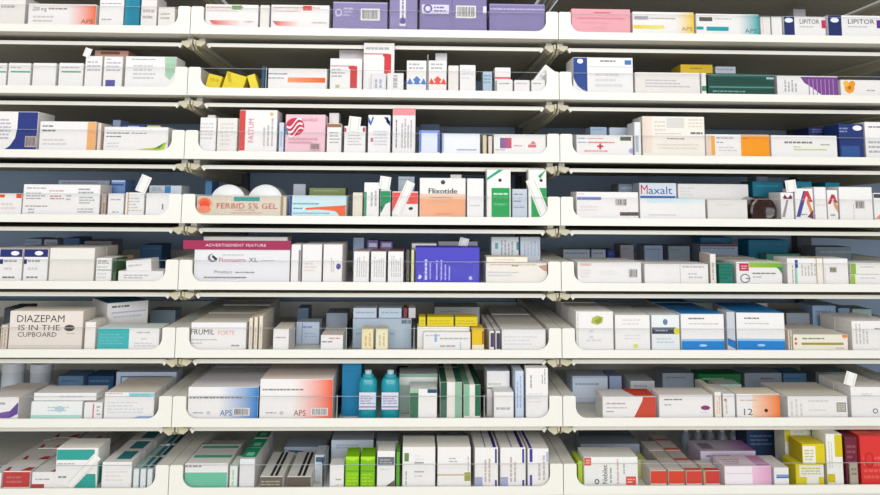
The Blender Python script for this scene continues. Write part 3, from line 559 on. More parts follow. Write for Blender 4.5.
# ================================================================== fifth shelf
section(0, 4)
nv = lambda x: [R(x, 248.5, x+25, 257, '#202c70'), EL(x+15, 253.2, 4.2, 2.2, '#eef0f8'), R(x, 259, x+3.5, 264, '#202c70'), LN(x+4.5, 259, x+20, 263, 1, '#8a8a90'), LN(x+4, 275.5, x+22, 279, 1, '#4a4a54'), LN(x+5, 266, x+18, 271, 1, '#c6c6ca')]
b('white carton with navy top band, nearest the left picture edge', -14, 23.5, 249, W0, nv(.5), q=2, ql='left navy-topped box')
b('white carton with navy top band, beside the large blank one', 24.3, 49, 249, W0, nv(24.3), q=2, ql='right navy-topped box')
b('large blank white carton', 50, 95.5, 248, '#e9e5dd', [], D=.05, q=1, ql='large blank box')
b('white carton with grey print beside the large blank one', 96.2, 112.5, 258, W0, [LN(98, 260, 109, 264, 2, '#5a5f5a'), R(98, 269.5, 112, 270.5, '#8aac94'), LN(98, 266, 108, 268, 1), LN(98, 272, 110, 279, 2, '#cacaca')], D=.05)
b('slim carton with dark green side', 113.2, 117, 258.5, '#4a6a48', [R(113.5, 262, 117, 272, '#2c4a30')], D=.05)
b('low white carton under a tilted one at the right end', 118, 164, 271, W0, [LN(124, 274, 150, 279, 2)], D=.05)
b('white carton tilted on top of the low one', 126, 152, 261, W0, [LN(129, 264, 148, 268, 1, '#b8b4b4')], D=.04, roll=-5, lift=.0195, d=.015, F={'T': '#f3f0ea'})
b('pinkish carton standing behind the tilted ones', 117.5, 125.5, 257, '#e2c2b4', [], D=.04, d=.065)
for k, (x0, x1, y, c_, nm) in enumerate(((25, 42, 238.8, '#9fb0c8', 'pale blue carton deep in the tray, left of three'), (44, 58, 239.5, '#c4cede', 'white-blue carton deep in the tray, centre of three'), (63, 80, 238, '#5f84bc', 'mid blue carton deep in the tray, right of three'), (140, 162, 245, '#3f6a94', 'dark blue carton deep in the tray behind the tilted box'), (84, 112, 241, '#a9aab0', 'grey carton deep in the tray behind the blank box'))):
    b(nm, x0, x1, y, c_, [LN(x0+2, y+2, x1-2, y+5, 1, '#6c7c9c')], d=.22, D=.06)
section(1, 4)
t_ = b('white carton with maroon banner flap printed Flomaxtra XL', 189, 290.5, 249.5, '#e6e5e8', [EL(213, 258, 5, 4.2, '#77757e'), EL(214.2, 257.2, 3.8, 3.2, '#e6e5e8'), PG([(213, 255), (218, 259), (216, 261), (212, 257)], '#2f2d36'), TX('Flomaxtra', 219, 262, 4.4, '#c2506a', 27), TX('XL', 249, 262, 4.6, '#3a3a42', 9), R(261, 260.2, 274, 260.9, '#8a8a90'), LN(222, 254, 246, 256, 1, '#a8a6ae'), LN(236, 271, 262, 273.8, 1, '#77757e'), TX('Product', 215, 273.4, 3, '#6a6870', 18), LN(205, 276, 272, 279, 1, '#5f5d66')], D=.05)
me = carton_mesh('banner_flap', .174, .0012, .0145, '#a12a55', [TX('ADVERTISEMENT FEATURE', .205, .30, .42, '#e9c6d4', None)] and [LN(.2, .35, .78, .68, 1, '#e0b4c6')], None, None, bevel=.0002)
fl = bpy.data.objects.new('banner_flap', me); COL.objects.link(fl); fl.parent = t_['o']; fl.location = at(183, 249.3, .0062)-t_['org']; fl['label'] = 'maroon banner flap'
def words(ob, s, x, z, h, c, w):
    """one printed line on a part, as real letters"""
    vs, fs, tw = text_mesh(s); bm = bmesh.new(); cl = bm.loops.layers.float_color.new('Col'); bm.from_mesh(ob.data); cl = bm.loops.layers.float_color['Col']
    o_ = [bm.verts.new((x+v.x*w/tw, -.0005, z+v.y*h/.72)) for v in vs]; col = lin(c)
    for q in fs:
        f = bm.faces.new([o_[k] for k in q])
        for l in f.loops: l[cl] = col
    bm.to_mesh(ob.data); bm.free()
me = carton_mesh('banner_flap', .174, .0012, .0145, '#a12a55', [], None, None, bevel=.0002); fl.data = me
words(fl, 'ADVERTISEMENT FEATURE', .036, .0048, .0046, '#f0d4e0', .098)
b('white carton behind the maroon banner, top showing above it', 193, 288, 236.8, '#f2f0ec', [], d=.060, D=.045)
b('white carton immediately right of the maroon banner box', 291.2, 301.5, 244.5, W0, [R(299, 250, 301, 281, '#8a8690')], D=.05)
b('white carton with faint pink print', 302.3, 322.5, 244.5, W0, [LN(305, 262, 317, 272, 3, '#dcc4c0')], D=.05, q=1, ql='faint pink printed box')
b('white carton with small purple mark at its right edge', 323.3, 343, 244.5, W0, [VL(331, 258, 335, 272, 2, '#b4a4a8'), EL(339, 266.5, 2.4, 3, '#4f4a8c')], D=.05, q=1, ql='purple-marked box')
ud = lambda x: [VL(x+3, 256, x+14, 277, 5, '#b2aeb2')]
b('white carton, left of three upright ones with red-brown tops', 353.5, 369.5, 251.5, W0, ud(353.5), D=.045, F={'T': '#dfc8c0'}, q=1, ql='left of the three upright boxes')
b('white carton, middle of three upright ones with red-brown tops', 370.8, 386.5, 251.5, W0, ud(370.8), D=.045, F={'T': '#b98a80'}, q=1, ql='middle of the three upright boxes')
b('white carton, right of three upright ones with red-brown tops', 387.8, 404, 251.5, W0, ud(387.8), D=.045, F={'T': '#a8746c'}, q=1, ql='right of the three upright boxes')
b('pale blue carton rising behind the three upright ones', 353, 364.5, 237.5, '#a6b6d4', [], d=.11, D=.04)
b('lilac and white carton behind the three upright ones, left', 367, 378.5, 240, '#8d7cc0', [R(369, 243, 377, 247, '#e8e4f4')], d=.11, D=.04)
b('lilac and white carton behind the three upright ones, right', 380, 393, 241.5, '#8d7cc0', [R(382, 243, 391, 247, '#d8d0ee')], d=.11, D=.04)
b('dark slim carton edge-on left of the yellow-sided one', 406, 410, 250, '#5c5658', [], D=.05)
bl = [VL(423.6, 251, 428.8, 280, 1, '#ffffff'), VL(429, 263, 432, 279, 1, '#d4d4ff')]
for x in (435.5, 440, 444, 448): bl.append(VL(x, 257.5 if x < 446 else 265, x+3, 280, 1, '#e4e4ff'))
bl += [PG([(418, 279), (419.6, 274.5), (422, 276), (421, 279)], '#d9dcf8'), EL(470.5, 278, 1.7, 1.7, '#c9ccf4'), VL(473.5, 261, 474.7, 280, 1, '#9a98e0'), R(415, 262, 480, 262.6, '#7673d6')]
b('royal blue carton with white lettering running upward', 415.2, 480, 247.5, '#4b46c0', bl, D=.05)
b('slim cream carton with yellow side left of the royal blue one', 411, 414.6, 250, '#dcd6a4', [], D=.05)
t_ = b('white carton showing above the left of the royal blue one', 411.5, 437, 243.5, W0, [], d=.062, D=.04)
t_ = b('grey carton with a raised white tab behind the royal blue one', 438, 478, 241.5, '#8c8f96', [LN(440, 243, 452, 246, 1)], d=.062, D=.05)
flap(t_, 463.8, 242.5, 9.5, 9.5, 14, d=.061)
b('cream-topped carton with brown print, lower of two at right', 485.5, 549, 263, '#efe9e0', [LN(490, 263.8, 542, 265.8, 1, '#b8a080'), LN(512, 264.5, 518, 267, 1, '#8a5a40'), LN(488, 271, 525, 277, 2, '#b9bcc8'), PG([(538, 266), (549, 264.5), (549, 271), (544, 271)], '#c89a88')], D=.05)
b('small cream carton lying on the brown-printed one', 486, 528, 257, '#f3ead8', [LN(494, 258.5, 524, 261, 1, '#cdb894')], D=.04, on=dict(ztop=at(515, 263, .008).z), d=.014)
b('white carton with teal edge in the back row, left', 491, 519, 237, '#dfe4ea', [R(495, 243, 498, 249, '#4fb0b8'), R(516.5, 242, 519, 250, '#2a9aa6'), VL(500, 240, 514, 256, 4)], d=.075, D=.04)
b('pale grey carton in the back row beside the teal-edged one', 520, 543, 237, '#cfd6e2', [VL(523, 240, 540, 256, 5, '#aab4c8')], d=.075, D=.04)
section(2, 4)
b('low white carton with barcode at its right end', 577, 641.5, 262, W0, [R(580, 263.5, 591, 266, '#e3c2b4'), BC(628, 268.5, 637.5, 278, '#dedad4'), LN(581, 269, 590, 278, 3, '#d8cfc8'), LN(600, 270, 620, 275, 2, '#dcd8d4')], D=.05, q=1, ql='low barcoded box')
b('low white carton with grey panel left of tilted sleeves', 644, 708.5, 264, W0, [LN(682, 265.5, 704, 268, 1, '#9a8a80'), R(679.5, 265, 680.2, 283, '#c9c6c4'), LN(688, 272, 702, 279, 2, '#b4b4b8')], D=.05, q=1, ql='low grey-panelled box')
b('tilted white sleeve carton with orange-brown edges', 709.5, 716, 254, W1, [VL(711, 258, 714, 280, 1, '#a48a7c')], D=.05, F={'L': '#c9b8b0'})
b('dark teal-green carton beside the G logo box', 718.5, 733, 264, '#157a64', [LN(720, 266, 731, 280, 4, '#0f5c4c')], D=.05, q=1, ql='dark teal-green box')
gp = [R(739, 263.5, 748.5, 271, '#c4374c'), LN(741, 265, 747, 269.5, 2, '#e6a4ae'), GR(749, 262, 782, 267.5, '#9cc83c', '#7fb42c'), PG([(776, 267), (782, 267), (782, 274), (779, 270)], '#2a8a60'), EL(744.5, 278.5, 5, 4.6, '#7c7c80'), EL(744.5, 278.5, 3.9, 3.5, W0), R(745, 278, 749.4, 279.2, '#7c7c80'), LN(752, 272, 776, 274.6, 1, '#4e4c52'), LN(752, 276, 764, 278, 1, '#8a888c')]
b('white carton with green stripe, red square and round G logo', 735.5, 782, 262, W0, gp, D=.05, q=2, ql='G logo box')
t_ = b('white carton held by a crossing rubber band', 786.5, 848, 258.5, W0, [R(794.5, 260, 797.5, 268, '#2c4f98'), VL(791, 262, 793, 283, 1, '#b46a5c'), R(794, 268, 796.5, 284, '#8cc8b4'), VL(800, 262, 816, 276, 5, '#b4b0a8'), BC(829, 267, 836, 272.5, '#c4c4aa'), VL(824, 262, 825, 283, 1, '#c9c0b0')], D=.05)
band(t_, .58); band(t_, .47)
b('white carton with lime edge, lower of two at right', 850, 893, 274.5, W0, [R(850, 275, 855, 284.5, '#9cbf3c'), LN(860, 277, 880, 279, 1, '#a9b48c')], D=.05)
b('white carton with lime edge, upper of two at right', 850, 893, 263, W0, [R(850, 263.5, 855.5, 274, '#8ab83a'), LN(860, 266, 880, 268, 1, '#b4c08a')], D=.05, on=dict(ztop=at(871, 274.5, .008).z))
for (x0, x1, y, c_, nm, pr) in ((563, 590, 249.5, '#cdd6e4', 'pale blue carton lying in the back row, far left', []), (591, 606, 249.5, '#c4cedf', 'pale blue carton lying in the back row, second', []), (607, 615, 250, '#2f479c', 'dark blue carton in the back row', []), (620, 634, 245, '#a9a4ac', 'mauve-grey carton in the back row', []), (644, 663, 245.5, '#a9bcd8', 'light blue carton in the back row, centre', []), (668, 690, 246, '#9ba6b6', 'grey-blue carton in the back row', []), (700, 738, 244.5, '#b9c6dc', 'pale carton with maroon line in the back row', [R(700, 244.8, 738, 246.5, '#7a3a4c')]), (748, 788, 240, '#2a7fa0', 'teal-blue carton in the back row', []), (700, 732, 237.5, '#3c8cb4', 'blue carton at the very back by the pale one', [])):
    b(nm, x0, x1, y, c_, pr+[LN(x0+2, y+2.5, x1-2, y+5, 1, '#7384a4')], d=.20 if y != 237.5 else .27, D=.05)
b('green-topped carton behind the G logo box', 766, 800, 254, '#5ca48c', [], d=.165, D=.03)
b('grey carton in the back row near the right edge', 815, 870, 247, '#8f9aa6', [LN(820, 250, 860, 254, 1, '#b4c4d4')], d=.20, D=.05)
# ================================================================== sixth shelf
section(0, 5)
dz = [TX('DIAZEPAM', 17, 322.2, 7.4, '#4a4644', 48, 0), TX('IS IN THE', 19, 330.3, 5.6, '#4a4644', 42), TX('CUPBOARD', 19, 336.8, 4.8, '#4a4644', 39), EL(70.5, 328, 5.2, 3.2, '#4a4442'), LN(65, 327, 75, 329, 1, '#8a8480'), LN(68, 333, 76, 334.2, 1, '#8a8480'), GR(10, 345, 84, 349, '#dcd2c6', '#d8cfc4')]
b('cream carton with handwritten note DIAZEPAM IS IN THE CUPBOARD', 10, 84, 311, '#e6dcd2', dz, D=.05, F={'T': '#eee6dc', 'L': '#d8c4b8'})
b('striped slim carton left of the handwritten note box', 1, 8.5, 325, '#d9ccbe', [VL(2, 328, 7, 347, 2, '#a48a7c')], D=.05)
b('plain white carton between the note box and the teal one', 85, 96.5, 322, '#efe9e2', [], D=.05)
b('white and teal carton with grey print', 97.5, 160, 328, W0, [R(98, 328.6, 129.5, 348.6, '#3fb4b4'), LN(100, 333, 126, 345, 4, '#35a6a8'), LN(137, 331, 152, 334, 1, '#b4a0a4'), LN(142, 338, 147, 339.6, 1, '#7a7a80'), LN(135, 342, 157, 347, 2, '#c4c0c4')], D=.05, F={'T': '#e6f2ee'}, q=3, ql='teal and white box')
b('big white carton with blue top turned to show two sides', 111, 148.5, 308, W0, [LN(114, 303, 136, 308, 1, '#3c4452'), LN(115, 311, 146, 318, 2, '#a4acc8')], yaw=0, D=.01, d=.09) if False else None
bb = b('big white carton with blue top, turned cornerwise behind the note box', 108, 148.5, 303.5, W0, [LN(112, 305.5, 134, 309.5, 1, '#2f3644'), R(112, 313, 146, 314.2, '#b4bcd8'), LN(114, 316, 142, 320, 1, '#b9c0dc')], yaw=38, D=.085, d=.068, F={'T': '#2a84a8'})
for (x0, x1, y, n_) in ((150, 176, 310, 3),):
    b('blue-grey slim carton lying in the long queue behind the teal box', x0, x1, y, '#9fb4c4', [], d=.20, D=.04, clamp=True)
section(1, 5)
b('white carton lettered FRUMIL FORTE in black and pink', 190, 247, 322.5, W0, [TX('FRUMIL', 190.8, 334.6, 5.6, '#33303a', 24), TX('FORTE', 218, 335, 4.6, '#e59a98', 17), LN(191, 338.5, 228, 341, 1, '#a9a9ae'), LN(191, 342, 203, 344.2, 1, '#a9a9ae'), LN(232, 344, 241, 347, 1, '#77757c')], D=.052, F={'T': '#efe8de'}, q=5, ql='FRUMIL FORTE box')
for k, x in enumerate((249, 254, 259)):
    b(('slim cream carton touching the FRUMIL FORTE box', 'slim cream carton, second from the FRUMIL FORTE box', 'slim cream carton, third from the FRUMIL FORTE box')[k], x, x+4.4, 318-k, '#e6dccb', [VL(x+1, 322, x+3.4, 345, 1, '#c9b8a4')], D=.1)
b('white carton with cream top standing alone', 273, 289.5, 329, W0, [LN(276, 336, 286, 339, 1)], D=.07, F={'T': '#f3ead8'}, q=2, ql='lone cream-topped box')
b('pale blue printed carton behind the alone-standing one', 296, 320, 322, '#c4d2e6', [LN(303, 325, 317, 329, 1, '#6a84b4'), R(302, 323, 302.8, 343, '#7c94bc'), LN(305, 332, 317, 338, 2, '#9cb0d0')], d=.10, D=.04)
b('blue carton far behind, left of the middle row', 297, 309, 308, '#8ca4c4', [], d=.22, D=.05)
b('white carton with red and black print on its front', 320.5, 343.5, 335, W0, [LN(329, 337, 340, 339.5, 1, '#d06a60'), LN(322, 340.5, 334, 343, 1, '#55525c')], D=.04, F={'T': '#ece2dc'}, q=1, ql='red and black printed box')
divider(346.5, 'left of the blue-grey box'); divider(414, 'left of the yellow stack')
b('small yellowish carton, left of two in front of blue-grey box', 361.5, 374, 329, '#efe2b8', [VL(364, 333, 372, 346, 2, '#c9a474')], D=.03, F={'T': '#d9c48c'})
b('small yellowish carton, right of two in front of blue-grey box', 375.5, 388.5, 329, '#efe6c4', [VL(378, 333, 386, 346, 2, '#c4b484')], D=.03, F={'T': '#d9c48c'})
u_ = b('blue-grey carton supporting a row of smaller ones', 352.5, 412, 318.5, '#b4c4d4', [BC(401, 319.5, 412, 324, '#9cb0c8'), LN(356, 326, 395, 336, 2, '#93a8bc')], d=.062, D=.05)
for (x0, x1, c_, nm) in ((353, 377, '#ccd6e4', 'pale carton lying on the blue-grey one, left'), (378.5, 402, '#c4d4e2', 'pale carton lying on the blue-grey one, centre'), (403.2, 407.5, '#8c3c48', 'slim maroon carton standing on the blue-grey one'), (408.3, 416, '#d8d4dc', 'white carton standing on the blue-grey one, right')):
    b(nm, x0, x1, 308, c_, [LN(x0+3, 311, x1-3, 314, 1, '#8ca0bc')] if x1-x0 > 10 else [], d=.064, D=.04, on=u_)
lo = b('white carton with blue marks in front of the yellow stack', 423, 471, 332, W0, [LN(426, 334, 440, 337, 1, '#9ab0cc'), R(434.5, 334, 437, 342, '#8cb8dc'), VL(459.5, 342, 461.5, 350, 1, '#5c9ccc'), LN(440, 344, 458, 348, 1), LN(440, 337, 468, 340, 1)], D=.012)
b('blank white carton supporting three yellow ones', 417, 470, 327, '#f2efe9', [], d=.022, D=.04)
yb_ = dict(ztop=at(445, 327, .022).z)
for (x0, x1, nm) in ((418.5, 426, 'small yellow carton, left of three on the white stack'), (426.8, 454, 'wide yellow carton, middle of three on the white stack'), (454.8, 478, 'yellow carton, right of three on the white stack')):
    b(nm, x0, x1, 317, '#dcc81c', [LN(x0+2, 319.5, x1-2, 325, 2, '#b8a414')], d=.026, D=.035, on=yb_)
b('yellow carton with brown edge standing on the tray floor', 471.6, 484.5, 329, '#eac31e', [R(482, 331, 484.5, 344, '#a06a28'), R(472, 345, 484, 350, '#f2e6d0')], D=.05)
b('slim white carton with dark violet stripe, left of the striped pair', 489, 494.5, 331, W0, [R(490.5, 333, 494, 347, '#4a3f70')], D=.18)
b('slim white carton with dark violet stripe, right of the striped pair', 495.2, 500.5, 331, W0, [R(496.5, 333, 500, 349, '#3c3a54')], D=.18)
b('wide white carton with faint lines at the tray end', 501.5, 546, 329.5, W0, [LN(504, 335, 540, 346, 3, '#d6d4d8')], D=.055, F={'T': '#f0ebe6'}, q=4, ql='wide faint-lined box')
section(2, 5)
b('white carton with olive-green emblem', 575.5, 613.5, 311.5, W0, [PG([(592, 318), (597, 315.5), (603, 317), (602, 323), (597, 325), (591, 323)], '#b0b84a'), PG([(594, 321), (600, 317), (602, 320), (598, 324)], '#8a9a34'), LN(589, 328, 593, 340, 2, '#cdd0d4'), LN(586, 338, 606, 343, 1, '#d6d4d0'), VL(576.5, 313, 579, 346, 1, '#c9c4b4')], D=.06, q=2, ql='green emblem box')
b('white carton with small yellow spot at its foot', 614.5, 650, 315, W0, [LN(622, 318, 640, 326, 2, '#d3d0d0'), LN(624, 334, 640, 340, 2, '#d8d6d2'), EL(635, 346, 2.6, 2, '#d8dc5c')], D=.06, q=1, ql='yellow-spotted box')
b('white carton with black band and yellow disc', 651, 679.5, 315, '#e6eaea', [R(651, 327.5, 676, 334, '#3f4454'), LN(655, 329, 672, 332, 1, '#8a90a4'), EL(676.4, 331, 3.1, 3.6, '#e8d82c'), EL(665, 322, 2.4, 3, '#6a7c9c'), LN(656, 337, 676, 344, 2, '#b4ccd4')], D=.055, q=1, ql='black-banded box')
sk = lambda x0, x1: [R(x0, 341, x1, 350, '#1b80cc'), GR(x0, 339, x1, 341.2, '#9cc8ea', '#8cc0e8'), LN(x0+8, 317, x0+24, 320, 1, '#4c4a52'), LN(x0+8, 322.5, x1-6, 325, 1, '#b9b4b4'), EL((x0+x1)/2, 345.5, 4, 1.2, '#a4d0f0')]
b('white carton with blue foot band and blue top', 680.3, 724, 314, W0, sk(680.3, 724), D=.05, F={'T': '#2a8cd4'}, q=3, ql='left blue-footed box')
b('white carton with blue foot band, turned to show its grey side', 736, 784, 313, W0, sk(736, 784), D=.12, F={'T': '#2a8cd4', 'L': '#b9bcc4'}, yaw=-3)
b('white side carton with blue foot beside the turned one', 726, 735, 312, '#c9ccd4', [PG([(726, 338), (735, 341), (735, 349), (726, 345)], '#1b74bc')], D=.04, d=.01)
b('cream carton with olive bar and orange dot', 792.5, 848, 334.5, '#efe9da', [R(801, 342.6, 843, 345, '#a89a2c'), LN(802, 337, 824, 340, 1, '#6e6a62'), EL(795.5, 339, 1.2, 1.4, '#c85a4c'), EL(795.5, 343.5, 1.2, 1.4, '#c85a4c'), EL(844.5, 336, 2.6, 2.2, '#ea8a4a'), LN(835, 347, 846, 349, 1)], D=.05, F={'T': '#f2ead8'}, q=2, ql='olive-barred box')
b('slim cream carton with brown marks left of the olive-barred box', 787.6, 789.7, 330, '#e8dccb', [VL(786, 333, 787.6, 346, 1, '#a07a5c')], D=.05)
b('second slim cream carton touching the olive-barred box', 789.8, 792, 330, '#e8dccb', [VL(789.8, 333, 791.4, 346, 1, '#a07a5c')], D=.05)
b('white carton with vertical print at the right picture edge', 851, 893, 321, W0, [VL(854, 324, 868, 344, 4, '#b9b4ac'), LN(874, 327.5, 888, 330, 1, '#4a4a50')], D=.05, q=1, ql='vertical-print edge box')
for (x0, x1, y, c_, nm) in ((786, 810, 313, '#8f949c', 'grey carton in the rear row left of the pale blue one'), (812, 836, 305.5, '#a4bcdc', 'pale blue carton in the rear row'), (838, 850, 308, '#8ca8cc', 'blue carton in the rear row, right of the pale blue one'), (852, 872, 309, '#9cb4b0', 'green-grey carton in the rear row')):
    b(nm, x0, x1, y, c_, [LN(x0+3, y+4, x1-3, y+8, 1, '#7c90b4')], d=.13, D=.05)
b('white carton with flap in the rear, above the blue tops', 756, 768, 303, '#d8d4cc', [], d=.22, D=.03)
# ================================================================== seventh shelf
section(0, 6)
b('white and violet carton at the left picture edge', -14, 19.5, 397, W0, [PG([(0, 413), (11, 411), (11, 418), (0, 418)], '#7a5aa4'), PG([(11, 411), (19, 402), (19, 414), (11, 418)], '#6a4a94'), LN(0, 401, 8, 406, 1)], D=.05, F={'T': '#ece4e0'}, q=1, ql='white and violet edge box')
u_ = b('white carton with bluish pattern under a second white one', 31, 83, 401.5, '#eef0ee', [LN(48, 406, 78, 412, 2, '#a9c4cc'), EL(60, 409, 5, 3, '#b4cdd4'), R(31, 415, 83, 418, '#b4dcd4')], D=.055)
b('white carton with open lid edge lying on the patterned one', 33.5, 97, 393, W0, [LN(60, 395, 88, 398, 1, '#b4bcd0')], D=.05, on=u_, d=.012)
b('white upright carton with red line right of the patterned one', 84, 103, 402.5, W0, [R(93, 404, 94.5, 418, '#d0808c'), LN(97, 405, 101, 416, 3)], D=.05)
u2 = b('white carton with red line and teal label', 104.5, 155, 392.5, W0, [LN(105, 392.9, 124, 394.6, 1, '#b46a6a'), R(129, 393, 155, 397, '#8cd0d4'), LN(131, 393.8, 152, 396, 1, '#3f9aa8'), LN(108, 401, 145, 414, 4, '#ccd2da'), PG([(132, 419), (140, 416), (155, 416), (155, 419)], '#9cb4d4')], D=.055, F={'T': '#f0e8dc'}, q=1, ql='teal-labelled box')
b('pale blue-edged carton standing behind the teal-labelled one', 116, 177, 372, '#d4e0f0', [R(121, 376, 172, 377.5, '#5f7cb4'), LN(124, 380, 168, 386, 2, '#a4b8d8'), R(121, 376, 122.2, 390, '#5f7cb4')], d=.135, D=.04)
for k in range(4):
    px_, yy, r_, dd = ((14, 386, .019, .10), (44, 383, .017, .11), (14, 366, .020, .19), (42, 366, .019, .19))[k]
    p = at(px_, yy, dd); h_ = (.034, .034, .058, .056)[k]
    t = empty('medicine_tub', (p.x, dd, zr(6)+.0032)); tag(t, ('white lidded tub in the shade behind the violet box, front left', 'white lidded tub behind the stacked white cartons, front right', 'taller pale tub at the left picture edge, behind the front tubs', 'taller pale tub behind the lidded one, rear right of four')[k]+' on seventh shelf', 'tub', 'tubs on the seventh shelf')
    lathe('tub_body', [(0, 0), (r_*.95, 0), (r_*.95, h_*.72), (0, h_*.72)], mat('pale_tub_plastic', '#d4dae2', .4), t)
    lathe('tub_lid', [(0, h_*.725), (r_, h_*.725), (r_, h_*.98), (r_*.92, h_), (0, h_)], mat('white_tub_lid', '#e6e9ee', .4), t)
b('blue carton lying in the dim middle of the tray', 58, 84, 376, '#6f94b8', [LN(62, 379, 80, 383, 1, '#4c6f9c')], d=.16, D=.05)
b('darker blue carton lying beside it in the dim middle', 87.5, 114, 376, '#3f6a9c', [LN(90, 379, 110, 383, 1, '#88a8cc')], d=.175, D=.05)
section(1, 6)
aps = lambda x0, x1, yt, c0, c1, cc: [GR(x0+(x1-x0)*.45, yt+.4, x1-.4, 418.6, W0, c1), LN(x0+3, yt+9, x1-12, yt+12.2, 1, '#55535c'), TX('APS', x0+(x1-x0)*.47, 415.8, 6, c0, 12), BC(cc, 408, cc+16.5, 415.6), LN(x0+7, 411.5, x0+18, 414, 1, '#8a8890'), EL(x0+22.5, 412.8, 2, 1.8, '#cfc4cc')]
b('white carton with blue fading end and barcode', 187, 259, 387, W0, aps(187, 259, 387, '#2f5f9c', '#0f7cc4', 234), D=.05, F={'T': '#eceaf0', 'R': '#3c6c9c'}, q=4, ql='blue-ended APS box')
b('white carton with orange fading end and barcode', 260, 333.5, 379, W0, aps(260, 333.5, 379, '#8c4a38', '#ee5a2c', 312), D=.05, F={'T': '#f4e6de', 'R': '#e8e4e0'}, q=4, ql='orange-ended APS box')
b('large teal carton standing behind the teal bottles', 342, 362, 363.5, '#1480b0', [LN(345, 368, 359, 374, 1, '#1a74a0')], d=.05, D=.08)
divider(337.2, 'left of the teal bottles')
M_TB = mat('teal_bottle_plastic', '#0f8f9e', .22)
for k, px_ in enumerate((367.5, 390)):
    pL, pR_, pT = at(px_-9.3, 400, .010), at(px_+9.3, 400, .010), at(px_, 374.5, .016)
    hw = (pR_.x-pL.x)/2; dep = .012; zf = zr(6)+.0032; H = pT.z-zf
    t = empty('mouthwash_bottle', ((pL.x+pR_.x)/2, .010+dep, zf)); tag(t, ('teal plastic bottle with white label, nearer the orange-ended box, seventh shelf', 'teal plastic bottle with white label, nearer the green-striped boxes, seventh shelf')[k], 'bottle', 'teal bottles on the seventh shelf')
    bm = bmesh.new(); prev = None
    for (s, z) in ((.94, 0), (1, .0015), (1, H*.80), (.97, H*.86), (.80, H*.92), (.62, H*.93), (.60, H)):
        ring = []
        for q in range(32):
            a = 2*math.pi*q/32; ca, sa = math.cos(a), math.sin(a); n_ = 3.5
            rr_ = (abs(ca)**n_+abs(sa)**n_)**(-1/n_); ring.append(bm.verts.new((rr_*ca*hw*s, rr_*sa*dep*s, z)))
        if prev: [bm.faces.new((prev[q], prev[(q+1) % 32], ring[(q+1) % 32], ring[q])) for q in range(32)]
        else: bm.faces.new(ring[::-1])
        prev = ring
    bm.faces.new(prev); ob = done(bm, 'bottle_body', M_TB, t, 0, True); ob.data.set_sharp_from_angle(angle=math.radians(40))
    me = carton_mesh('bottle_label', hw*1.8, .0006, H*.36, '#d9dce8', [R(.0, .12, 1, .2, '#8a86b4'), LN(.08, .3, .92, .85, 4, '#8a7aa8')], bevel=.0001)
    o_ = bpy.data.objects.new('bottle_label', me); COL.objects.link(o_); o_.parent = t; o_.location = (-hw*.9, -dep-.0009, H*.28); o_['label'] = 'white printed label'
    lathe('bottle_cap', [(0, H+.0001), (hw*.38, H+.0001), (hw*.36, H+.006), (0, H+.006)], mat('clear_cap_plastic', '#a8c4cc', .2), t)
b('white carton with dark green edge and small blue patch', 409.5, 437.5, 389, W0, [R(409.8, 389.4, 418.5, 418.6, '#3f6f54'), R(427.5, 389, 437.4, 393, '#1d4f74'), R(410, 389, 418, 393, '#9cc0a4')], D=.05, d=.008, F={'T': '#e9eeea'})
b('grey and white carton bridging over the green-edged one', 399, 438, 374, '#b4c8bc', [R(399, 377.2, 438, 380, '#e6eae6'), R(399, 380, 438, 384.8, '#e0e6e2'), R(399, 374, 438, 377, '#8cb49c')], D=.05, d=.066, F={'T': '#c9d2d2'})
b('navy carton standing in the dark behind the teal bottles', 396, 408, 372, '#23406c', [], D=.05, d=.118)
gs1 = [R(.0, 0, .3, 1, '#1f5a44', 'T'), R(.3, 0, .7, 1, '#ece8da', 'T'), R(.7, 0, 1, 1, '#1f6a50', 'T')]
b('carton striped dark green, white and pale green', 440, 462.5, 382, W1, [R(440, 382, 447, 419, '#20563f'), R(440, 399.5, 447, 419, '#4a6a5c'), R(455, 382, 462.5, 419, '#8fb49a')]+gs1, D=.055, q=3, ql='green, white and pale green striped box')
b('carton striped pale green, white and dark green', 463.4, 480.8, 384.5, W1, [R(463.4, 384.5, 469.5, 416, '#86b898'), R(475, 384.5, 480.8, 416, '#1f6a4c')]+[R(.0, 0, .35, 1, '#6fa488', 'T'), R(.65, 0, 1, 1, '#164a38', 'T')], D=.055, q=3, ql='green-edged striped box')
divider(484, 'right of the green striped pair')
b('white carton standing behind the lower white one', 486.5, 510, 371, W0, [LN(488, 382, 506, 386, 1, '#a9c0b4'), R(487, 387.5, 509, 389, '#8a8c94')], d=.045, D=.05, F={'T': '#c4cce0'})
b('low white carton with faded print in front of a taller one', 493.5, 514, 392, W0, [LN(496, 406, 510, 411, 1, '#9a9ca4')], D=.034)
b('pale blue slim carton left of the tall white one', 514.8, 524, 371, '#c9d6e8', [VL(516, 376, 522, 408, 2, '#8ca0c8')], D=.05, d=.012)
b('tall white carton with print at the right end of its tray', 525.5, 549.5, 368, W0, [VL(529, 371, 533, 388, 1), VL(541, 369, 546, 384, 2), LN(528, 392, 546, 404, 3, '#e0dce0')], D=.0215)
section(2, 6)
b('pale box with dark blue outline standing behind', 571, 608, 376, '#ced8e8', [R(571, 376, 608, 378, '#b4c0d8'), R(571, 376, 572.4, 392, '#2f3f84'), LN(575, 382, 603, 386, 1, '#8090b4')], d=.13, D=.05)
b('blue-grey carton right of the outlined one', 609, 622, 376, '#9aa8c8', [], d=.13, D=.05)
